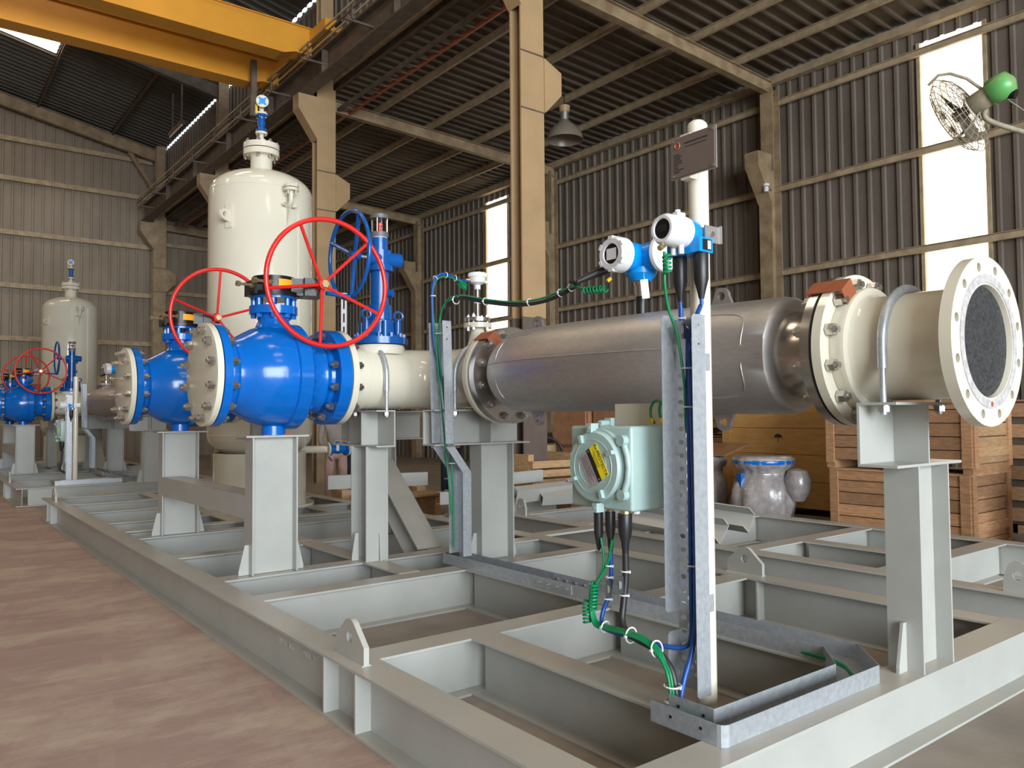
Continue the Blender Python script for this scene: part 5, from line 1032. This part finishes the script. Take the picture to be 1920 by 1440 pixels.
# loose steel sections
def loose(label, p0, p1, h=0.16, b=0.12, up=(0, 0, 1), kind='c', group='loose grey steel sections'):
    O = V(p0); q = V(p1)-O; o = part('steel_section', MB().extr(Cprof(h, b, 0.008, 0.01) if kind == 'c' else Iprof(h, b, 0.008, 0.01), (0, 0, 0), q, up), GREY, None, smooth=False, loc=O); tag(o, label, 'steel section', group); return o
loose('grey channel leaning across the bare skid behind the cream pole', (6.4, 4.55, 0.42), (6.2, 6.0, 0.50), 0.2, 0.14, (0.5, 0.2, 0.8))
loose('lower grey channel lying across the bare skid behind the cream pole', (6.05, 4.6, 0.34), (5.95, 5.8, 0.40), 0.22, 0.12, (0.6, 0.1, 0.7))
loose('grey channel resting on the bare skid end left of the junction box', (6.2, 7.9, 0.42), (7.6, 7.6, 0.50), 0.18, 0.12, (0, -0.4, 0.9))
loose('grey channel below another at the bare skid end near the junction box', (6.5, 7.75, 0.36), (7.9, 7.3, 0.38), 0.12, 0.12, (0, -0.4, 0.9))
pile = [('grey section at the bottom of the pile behind the cable riser, nearer one', 5.45, 8.45, 0.08), ('grey section at the bottom of the pile behind the cable riser, farther one', 5.5, 8.75, 0.08), ('grey section in the second layer of the pile behind the cable riser, nearer one', 5.6, 8.42, 0.24), ('grey section in the second layer of the pile behind the cable riser, farther one', 5.7, 8.72, 0.24), ('grey section in the third layer of the pile behind the cable riser', 5.5, 8.6, 0.40), ('grey section slanting on top of the pile behind the cable riser', 5.6, 8.55, 0.57)]
for k, (lb, x, y, z) in enumerate(pile): loose(lb, (x, y, z), (x+1.5, y-0.25+(0.15 if k > 3 else 0), z+(0.05 if k == 5 else 0)), 0.16, 0.12)
r = tag(part('wooden_board', MB().box(0, 1.3, 0, 0.55, 0, 0.03), WOOD, None, smooth=False, loc=(5.05, 9.7, 0.31)), 'brown board lying flat behind the foreground skid under the legs', 'board')
for q in (0.1, 1.1): part('board_support', MB().box(q, q+0.1, 0.05, 0.5, -0.31, 0.0), WOOD, r, smooth=False)
o = loose('grey beam lying behind the foreground skid in front of the standing legs', (4.95, 10.75, 0.50), (6.4, 10.35, 0.50), 0.2, 0.12); part('block', MB().box(0.1, 0.25, -0.25, 0.1, -0.5, -0.1), WOOD, o, smooth=False); part('block', MB().box(1.2, 1.35, -0.5, -0.2, -0.5, -0.1), WOOD, o, smooth=False)
# ================================================================== BACKGROUND GOODS (right bay)
def crate(label, x0, x1, y0, y1, z0, z1, m, nplank=6, post=0.10, cleats=2, gap=0.012, group=None, side=None):
    r = T('wooden_crate', label, 'crate', (x0, y0, z0), group=group); W, D, H = x1-x0, y1-y0, z1-z0
    ph = (H-0.10)/nplank
    part('liner', MB().box(0.03, W-0.03, 0.03, D-0.03, 0.11, H-0.02), DARKST, r, smooth=False)
    random.seed(int(abs(x0*100+y0*10+z0*7)))
    for k in range(nplank):
        z = 0.10+ph*k; jit = random.uniform(-0.004, 0.004)
        part('plank', MB().box(0.0+jit, 0.024+jit, 0.01, D-0.01, z+gap/2, z+ph-gap/2), m, r, smooth=False)
        part('plank', MB().box(0.01, W-0.01, 0.0+jit, 0.024+jit, z+gap/2, z+ph-gap/2), side or m, r, smooth=False)
    for yy in (0.0, D-post): part('batten', MB().box(-0.022, 0.0, yy, yy+post, 0.06, H), m, r, smooth=False)
    for xx in (0.0, W-post): part('batten', MB().box(xx, xx+post, -0.022, 0.0, 0.06, H), m, r, smooth=False)
    for k in range(cleats): zz = 0.18+(H-0.42)*k/max(1, cleats-1); part('cleat', MB().box(post, W-post, -0.022, 0.0, zz, zz+0.1), side or m, r, smooth=False)
    for yy in (0.0, D/2-0.05, D-0.1): part('skid_block', MB().box(0, W, yy, yy+0.1, 0.0, 0.1), m, r, smooth=False)
    part('lid', MB().box(-0.02, W, -0.02, D, H-0.02, H), m, r, smooth=False)
    return r
crate('lower slatted crate of the stack behind the right end spool', 8.9, 9.9, 3.62, 5.2, 0.0, 0.80, WOODP, 5)
crate('upper slatted crate of the stack behind the right end spool', 8.92, 9.9, 3.60, 5.25, 0.80, 1.78, WOODP, 6, side=WOOD)
r = crate('yellow plywood crate with umbrella mark behind the wrapped valve', 10.2, 11.2, 5.75, 7.75, 0.0, 1.62, PLY, 4, 0.14, 2, 0.006)
mb = MB(); cy, cz = 1.02, 1.10
pts = [(0.07*math.cos(PI*k/12), 0.055*math.sin(PI*k/12)) for k in range(13)]
vs = [(-0.0035, cy+a, cz+b) for a, b in pts]; mb.add(vs, [tuple(range(13))]); mb.box(-0.004, -0.002, cy-0.005, cy+0.005, cz-0.07, cz)
part('umbrella_mark', mb, INK, r, smooth=False)
crate('pale crate standing left of the yellow plywood crate', 10.6, 11.5, 7.9, 9.5, 0.55, 1.1, WOOD, 4)
crate('crate on top of the pale crate left of the plywood crate', 10.6, 11.5, 7.9, 9.6, 1.12, 1.7, WOOD, 4)
crate('low crate under the pale crates behind the cream pole', 10.55, 11.5, 7.9, 9.6, 0.0, 0.53, WOODP, 4)
crate('dim slatted crate at the right edge behind the end flange', 10.6, 11.8, 3.2, 4.3, 0.0, 1.6, WOODP, 6, gap=0.09)
crate('dim slatted crate at the far right edge of the photo', 10.6, 11.8, 1.6, 3.1, 0.0, 1.7, WOODP, 6, gap=0.09)
def boxes(label, x0, x1, y0, y1, z0, z1):
    me = MB().box(0, x1-x0, 0, y1-y0, 0, z1-z0).mesh('cardboard_box', 30, False); bm = bmesh.new(); bm.from_mesh(me); bmesh.ops.bevel(bm, geom=bm.edges[:], offset=0.03, segments=2, affect='EDGES'); bm.to_mesh(me); bm.free(); me.shade_smooth(); me.set_sharp_from_angle(angle=math.radians(40))
    o = part('cardboard_box', me, CARD, None, loc=(x0, y0, z0)); tag(o, label, 'box', 'film wrapped brown boxes on a pallet'); return o
boxes('upper brown film wrapped box left of the junction box', 8.5, 9.3, 9.05, 9.85, 0.95, 1.75); boxes('lower brown film wrapped box left of the junction box', 8.53, 9.3, 9.08, 9.80, 0.15, 0.945)
boxes('upper brown film wrapped box directly behind the junction box', 8.6, 9.4, 8.2, 9.03, 0.95, 1.75); boxes('lower brown film wrapped box directly behind the junction box', 8.6, 9.4, 8.2, 9.05, 0.15, 0.945)
r = T('pallet', 'wooden pallet under the film wrapped brown boxes', 'pallet', (8.4, 8.1, 0))
for k in range(6): part('board', MB().box(0, 1.05, 0.3*k, 0.3*k+0.2, 0.115, 0.14), WOOD, r, smooth=False)
for xx in (0.0, 0.47, 0.95): part('bearer', MB().box(xx, xx+0.1, 0, 1.75, 0.02, 0.115), WOOD, r, smooth=False)
r = T('broken_pallet', 'pale broken pallet stacked behind the meter inlet post', 'pallet', (7.0, 8.55, 0.0))
for k in range(4): part('board', MB().box(0, 0.9, 0.0, 0.10, 0.32+0.13*k, 0.42+0.13*k), WOOD, r, smooth=False)
for xx in (0.0, 0.8): part('bearer', MB().box(xx, xx+0.1, 0.1, 0.9, 0.0, 0.9), WOOD, r, smooth=False)
o = part('glove', MB().tube([(0, 0, 0), (0.08, -0.05, 0.02), (0.16, -0.08, 0.045), (0.25, -0.14, 0.05), (0.30, -0.18, 0.03)], [0.02, 0.03, 0.045, 0.06, 0.035], 12), GLOVE, None, 60, loc=(7.0, 7.72, 0.60)); tag(o, 'dusty pink work glove lying on the steel sections', 'glove')
for k, (a, b) in enumerate((((0.0, 0.0, 0), (-0.07, 0.03, 0.0)), ((0.02, 0.03, 0.01), (-0.05, 0.08, 0.0)), ((0.12, -0.04, 0.03), (0.08, 0.04, 0.0)))): part('finger', MB().tube([a, b], [0.02, 0.014], 8), GLOVE, o, 60)
o = tag(part('white_rag', MB().add([(x*0.05, 0.02*math.sin(x*2.1)+0.01*z, -z*0.08+0.02*math.sin(x)) for z in range(4) for x in range(5)], [(z*5+x, z*5+x+1, z*5+x+6, z*5+x+5) for z in range(3) for x in range(4)]), CLOTH, None, 80, loc=(5.3, 10.48, 0.66)), 'lilac-white rag hanging on the grey beam by the legs', 'cloth')
md = o.modifiers.new('thick', 'SOLIDIFY'); md.thickness = 0.008
# wrapped valves
def wrapped(label, x, y, R, H, m, cap=True):
    r = T('wrapped_valve', label, 'valve', (x, y, 0))
    prof = [(0.0, 0.72), (0.05, 0.80), (0.12, 0.86), (0.2, 0.92), (0.3, 0.97), (0.4, 0.98), (0.5, 0.95), (0.58, 0.90), (0.66, 0.80), (0.73, 0.70), (0.79, 0.72), (0.84, 0.86), (0.90, 0.94), (0.96, 0.94), (1.0, 0.86)]
    mb = MB(); n = 72; vs = []; fs = []
    for t, q in prof:
        for k in range(n):
            a = 2*PI*k/n; p = V((math.cos(a), math.sin(a), 0)); w = noise.noise(V((p.x*3.2, p.y*3.2, t*2.2+x)))*0.10+abs(noise.noise(V((p.x*9, p.y*9, t*4.5+y))))*0.075
            rr = R*q*(1+w*(1.0 if 0.1 < t < 0.86 else 0.35)); vs.append((rr*p.x, rr*p.y, H*t+0.01*noise.noise(p*5)))
    for i in range(len(prof)-1): fs += [(i*n+k, i*n+(k+1) % n, (i+1)*n+(k+1) % n, (i+1)*n+k) for k in range(n)]
    fs += [tuple(range(n-1, -1, -1)), tuple(range(n*(len(prof)-1), n*len(prof)))]
    part('plastic_film', mb.add(vs, fs), m, r, 60)
    return r
r = wrapped('plastic wrapped valve with blue patch standing beside the crates', 9.05, 6.25, 0.42, 0.90, WRAP)
part('blue_bracket', MB().obox((-0.33, 0.12, 0.58), (0.05, 0.13, 0.20), (0.9, -0.4, 0), (0.4, 0.9, 0)).obox((-0.32, 0.08, 0.43), (0.04, 0.06, 0.14), (0.9, -0.4, 0.1), (0.4, 0.9, 0)), BLUE, r)
part('blue_rim', MB().lathe((0, 0, 0), (0, 0, 1), [(0.80, 0.395), (0.83, 0.402), (0.85, 0.395), (0.83, 0.36)], n=40, closed=True), BLUE, r)
part('side_bundle', MB().lathe((0.1, -0.45, 0.55), (0, 0, 1), [(-0.22, 0.08), (-0.1, 0.16), (0.05, 0.17), (0.17, 0.12), (0.2, 0.03)], n=20), WRAP, r)
wrapped('dull plastic wrapped valve partly hidden behind the cream pole', 9.1, 7.35, 0.42, 0.86, WRAP)
o = tag(part('cardboard_sheet', MB().obox((0, 0, 0), (0.7, 0.9, 0.02), (0.97, 0.1, 0.2), (-0.1, 1, 0)), CARD, None, smooth=False, loc=(9.3, 7.3, 0.95)), 'brown cardboard sheet lying on the hidden wrapped valve', 'cardboard')
r = T('wrapped_pump', 'amber plastic wrapped pump at the right edge of the photo', 'pump', (9.35, 2.5, 0))
part('stand', MB().box(-0.2, 0.3, -0.35, 0.35, 0, 0.28).box(-0.25, 0.35, -0.4, 0.4, 0.28, 0.33), DARKST, r, smooth=False)
part('film', MB().lathe((0, 0.25, 0.6), (0.1, -1, 0.1), [(-0.12, 0.05), (-0.05, 0.2), (0.1, 0.3), (0.4, 0.32), (0.6, 0.2), (0.65, 0.03)], n=28), GWRAP, r)
part('upright_film', MB().lathe((0.2, -0.15, 0.7), (0, 0, 1), [(0, 0.1), (0.2, 0.2), (0.5, 0.16), (0.65, 0.1), (0.7, 0.02)], n=20), GWRAP, r)
r = T('round_drum', 'dusty brown round base behind the meter inlet post', 'drum', (8.1, 9.95, 0)); part('drum', MB().cyl((0, 0, 0), (0, 0, 0.98), 0.42, n=32), TAND, r)
part('hose', MB().tube(smooth_path([(-0.1, -0.2, 0.98), (0.1, -0.25, 1.1), (0.3, -0.4, 0.95), (0.36, -0.45, 0.5), (0.36, -0.45, 0.1)]), 0.025, 8), RUBBER, r)
r = T('parts_shelf', 'dark bench of oily machine parts behind the meter inlet post', 'bench', (8.9, 11.2, 0)); part('top', MB().box(-0.6, 1.0, -0.4, 0.5, 0.95, 1.0), DARKST, r, smooth=False)
for x in (-0.55, 0.95):
    for y in (-0.35, 0.45): part('leg', MB().box(x-0.03, x+0.03, y-0.03, y+0.03, 0, 0.95), DARKST, r, smooth=False)
for k in range(5): part('machine_part', MB().cyl((-0.4+0.25*k, -0.1, 1.0), (-0.4+0.25*k, -0.1, 1.08+0.05*(k % 3)), 0.07, 0.04, n=12), STEEL if k % 2 else DARKST, r)
hs = [slot(0.045, 0.25+0.2*k, 0.03, 0.14) for k in range(16)]
hs = [[(0.03, 0.15+0.22*k), (0.06, 0.15+0.22*k), (0.06, 0.30+0.22*k), (0.03, 0.30+0.22*k)] for k in range(15)]
o = tag(part('slotted_strip', MB().holed((0, 0, 0), (0.83, -0.56, 0), (0, 0, 1), [(0, 0), (0.09, 0), (0.09, 3.5), (0, 3.5)], hs, 0.03), WHITE, None, smooth=False, loc=(5.76, 12.0, 0.0)), 'white slotted upright between the cream column and the blue gate valve', 'upright')
# ================================================================== PEOPLE
def skin_body(name, verts, edges, radii, m, parent, root=0, sub=2):
    me = bpy.data.meshes.new(name); me.from_pydata(verts, edges, []); me.materials.append(m)
    o = link(name, me, parent); bm = bmesh.new(); bm.from_mesh(me); L = bm.verts.layers.skin.verify(); bm.verts.ensure_lookup_table()
    for v, q in zip(bm.verts, radii): v[L].radius = (q, q) if not isinstance(q, tuple) else q
    bm.verts[root][L].use_root = True; bm.to_mesh(me); bm.free()
    s = o.modifiers.new('skin', 'SKIN'); s.use_smooth_shade = True; u = o.modifiers.new('sub', 'SUBSURF'); u.levels = sub; u.render_levels = sub
    return o
def person(label, loc, rz, shirt, trousers, bend=0.0):
    r = T('person', label, 'person', loc, rz)
    hip = 0.93; s, c = math.sin(bend), math.cos(bend)
    def up(h, x=0.0): return (x, -(h-hip)*s, hip+(h-hip)*c)   # torso bends forward (-y)
    vb = [(0, 0, hip), up(1.15), up(1.36), up(1.46), up(1.53), (0.19, up(1.40)[1], up(1.40)[2]), (0.24, up(1.14)[1]-0.03, up(1.14)[2]), (0.22, up(1.0)[1]-0.20, up(1.0)[2]+0.02), (-0.19, up(1.40)[1], up(1.40)[2]), (-0.24, up(1.14)[1]-0.03, up(1.14)[2]), (-0.22, up(1.0)[1]-0.20, up(1.0)[2]+0.02)]
    skin_body('shirt', vb, [(0, 1), (1, 2), (2, 3), (3, 4), (2, 5), (5, 6), (6, 7), (2, 8), (8, 9), (9, 10)], [(0.15, 0.11), (0.15, 0.11), (0.17, 0.11), 0.08, 0.055, 0.065, 0.05, 0.04, 0.065, 0.05, 0.04], shirt, r)
    vt = [(0, 0, hip), (0.09, 0, hip-0.06), (0.11, -0.02, 0.50), (0.12, 0.01, 0.10), (-0.09, 0, hip-0.06), (-0.11, -0.01, 0.50), (-0.12, 0.02, 0.10)]
    skin_body('trousers', vt, [(0, 1), (1, 2), (2, 3), (0, 4), (4, 5), (5, 6)], [(0.155, 0.115), 0.10, 0.075, 0.07, 0.10, 0.075, 0.07], trousers, r)
    h = up(1.64); head = part('head', MB().lathe((h[0], h[1]-0.01, h[2]), (0, 0, 1), [(-0.115, 0.035), (-0.10, 0.055), (-0.06, 0.07), (0.0, 0.078), (0.05, 0.076), (0.09, 0.055), (0.11, 0.01)], n=20), SKIN, r, 60)
    part('nose', MB().cyl((h[0], h[1]-0.08, h[2]), (h[0], h[1]-0.105, h[2]-0.025), 0.008, 0.014, n=8), SKIN, head); part('eye', MB().cyl((-0.03, h[1]-0.075, h[2]+0.012), (-0.03, h[1]-0.083, h[2]+0.012), 0.009, n=8).cyl((0.03, h[1]-0.075, h[2]+0.012), (0.03, h[1]-0.083, h[2]+0.012), 0.009, n=8), HAIR, head); part('mouth', MB().box(-0.022, 0.022, h[1]-0.078, h[1]-0.07, h[2]-0.058, h[2]-0.051), MAROON, head, smooth=False)
    for sx in (-1, 1): part('ear', MB().cyl((0.075*sx, h[1], h[2]), (0.088*sx, h[1]+0.005, h[2]), 0.022, 0.018, n=10), SKIN, head)
    part('hair', MB().lathe((h[0], h[1]+0.008, h[2]+0.02), (0, 0.25, 1), [(0.0, 0.082), (0.05, 0.079), (0.085, 0.06), (0.103, 0.02)], n=20), HAIR, r, 60)
    for sx in (-1, 1):
        a = V((0.22*sx, up(1.0)[1]-0.20, up(1.0)[2]+0.02))
        hv = [a, a+V((-0.02*sx, -0.06, -0.02)), a+V((-0.03*sx, -0.11, -0.035))]; he = [(0, 1), (1, 2)]; hr = [0.026, (0.035, 0.02), (0.03, 0.016)]
        for k in range(4):
            b = a+V((sx*(0.02-0.022*k), -0.13, -0.04)); hv += [b, b+V((0, -0.03-0.004*(k in (1, 2)), -0.015)), b+V((0, -0.045, -0.04))]; n = len(hv); he += [(2, n-3), (n-3, n-2), (n-2, n-1)]; hr += [0.010, 0.009, 0.008]
        b = a+V((-0.055*sx, -0.07, -0.02)); hv += [b, b+V((-0.01*sx, -0.04, -0.015))]; n = len(hv); he += [(1, n-2), (n-2, n-1)]; hr += [0.011, 0.009]
        skin_body('hand', [tuple(q) for q in hv], he, hr, SKIN, r, 0, 1)
        part('shoe', MB().lathe((0.12*sx, 0.06, 0.045), (0, -1, 0), [(0, 0.03), (0.02, 0.045), (0.12, 0.045), (0.22, 0.04), (0.26, 0.015)], n=14), HAIR, r, 60)
    return r
person('person in dusty pink trousers standing behind the vessel drain valve', (5.55, 11.75, 0), -0.5, GSHIRT, PINK)
person('person in navy trousers beside the one in pink trousers', (6.1, 12.1, 0), -0.4, NAVY, NAVY)
person('person in a brown plaid shirt bending down behind the cable riser', (7.55, 11.45, 0.0), -0.8, PLAID, NAVY, 0.9)
# ================================================================== WALL FAN
fc = V((7.02, 2.84, 3.97)); mc = V((7.18, 2.68, 4.10)); ax = (fc-mc).normalized()
r = T('wall_fan', 'green industrial fan in a round wire cage against the bright window panel', 'fan', fc)
ax = (rgt*-0.56+upv*-0.40+fwd*0.73).normalized()
x, y, d = frame(ax); Rf = 0.36
mb = MB()
for a, q in ((-0.09, 0.09), (-0.087, 0.14), (-0.08, 0.19), (-0.07, 0.24), (-0.05, 0.29), (-0.02, 0.325), (0.02, Rf), (0.06, 0.325), (0.09, 0.29), (0.105, 0.24), (0.115, 0.18), (0.12, 0.12), (0.12, 0.05)):
    mb.tube([d*a+(x*math.cos(2*PI*k/40)+y*math.sin(2*PI*k/40))*q for k in range(40)], 0.0032, 5, True)
part('cage_rings', mb, FANB, r); mb = MB()
for k in range(28):
    a = 2*PI*k/28; u = x*math.cos(a)+y*math.sin(a); mb.tube([d*-0.09+u*0.07, d*-0.08+u*0.19, d*-0.05+u*0.29, d*0.02+u*Rf, d*0.09+u*0.29, d*0.115+u*0.18, d*0.12+u*0.04], 0.0028, 5)
part('cage_spokes', mb, FANB, r)
for k in range(3):
    a = 2*PI*k/3+0.4; u = x*math.cos(a)+y*math.sin(a); w = d.cross(u); vs = []
    for q, wd, tw in ((0.04, 0.03, 0.03), (0.12, 0.06, 0.035), (0.21, 0.085, 0.03), (0.27, 0.06, 0.02)):
        vs += [u*q+w*wd+d*tw, u*q-w*wd*0.7-d*tw, u*q+w*wd+d*(tw+0.005), u*q-w*wd*0.7-d*(tw-0.005)]
    fs = []
    for i in range(3): b = 4*i; fs += [(b, b+4, b+5, b+1), (b+2, b+3, b+7, b+6), (b, b+2, b+6, b+4), (b+1, b+5, b+7, b+3)]
    fs += [(0, 1, 3, 2), (12, 14, 15, 13)]
    part('blade', MB().add(vs, fs), DARKST, r, 50)
part('hub', MB().cyl(d*-0.05, d*0.06, 0.045, n=20), DARKST, r)
part('motor', MB().lathe(d*-0.085, d*-1, [(0, 0.075), (0.02, 0.088), (0.16, 0.085), (0.18, 0.07)], n=28), FANB, r, 50); part('motor_cover', MB().lathe(d*-0.22, d*-1, [(0, 0.07), (0.03, 0.105), (0.12, 0.112), (0.19, 0.09), (0.22, 0.02)], n=28), FANG, r, 50)
part('motor_cap', MB().cyl(d*-0.36-upv*0.07+rgt*0.02, d*-0.42-upv*0.12+rgt*0.03, 0.045, 0.04, n=18), BLACK, r)
part('top_handle', MB().tube([d*-0.22+upv*0.06-rgt*0.05, d*-0.2+upv*0.16-rgt*0.15, d*-0.13+upv*0.25-rgt*0.22, d*-0.08+upv*0.27-rgt*0.27, d*0.0+upv*0.24-rgt*0.28], 0.013, 8), FANB, r)
part('strut', MB().tube([d*-0.2-upv*0.05, d*-0.1-upv*0.16-rgt*0.02, d*0.0-upv*0.22-rgt*0.06], 0.011, 8), FANB, r)
base = V((7.98, 2.0, 3.58))-fc
part('arm', MB().tube(smooth_path([d*-0.15-upv*0.06+rgt*0.05, d*-0.15-upv*0.16+rgt*0.09, base*0.55+V((0, 0, -0.02)), base]), 0.022, 10), FANB, r)
part('cord', MB().tube(smooth_path([d*-0.34-upv*0.08, base*0.45+V((0, 0, 0.12)), base*0.6+V((0, 0, -0.12)), base*0.7+V((0, 0, -0.5)), base*0.7+V((0, 0, -1.6))]), 0.006, 6), FANB, r)
part('wall_bracket', MB().obox(base, (0.08, 0.16, 0.3), rgt, fwd), FANB, r, smooth=False)
r = T('fan_control_box', 'bright green control box hanging below the fan arm at the right edge', 'box', base+fc+V((0, 0, -0.32)))
part('case', MB().extr([(-0.13, 0.14), (-0.13, -0.05), (0.0, -0.16), (0.13, -0.16), (0.13, 0.14)], fwd*-0.07, fwd*0.07), FANG, r, 20, smooth=False)
part('seam', MB().obox(fwd*-0.071+V((0, 0, -0.045)), (0.25, 0.004, 0.006), rgt, fwd), DARKST, r, smooth=False)
r = T('column', 'cream column just outside the right edge carrying the fan', 'column', (XC+0.75, 1.9, 0))
part('shaft', MB().extr(Iprof(0.3, 0.3, 0.012, 0.018), (0, 0, 0), (0, 0, 8.5), (1, 0, 0)), TAN, r, smooth=False)
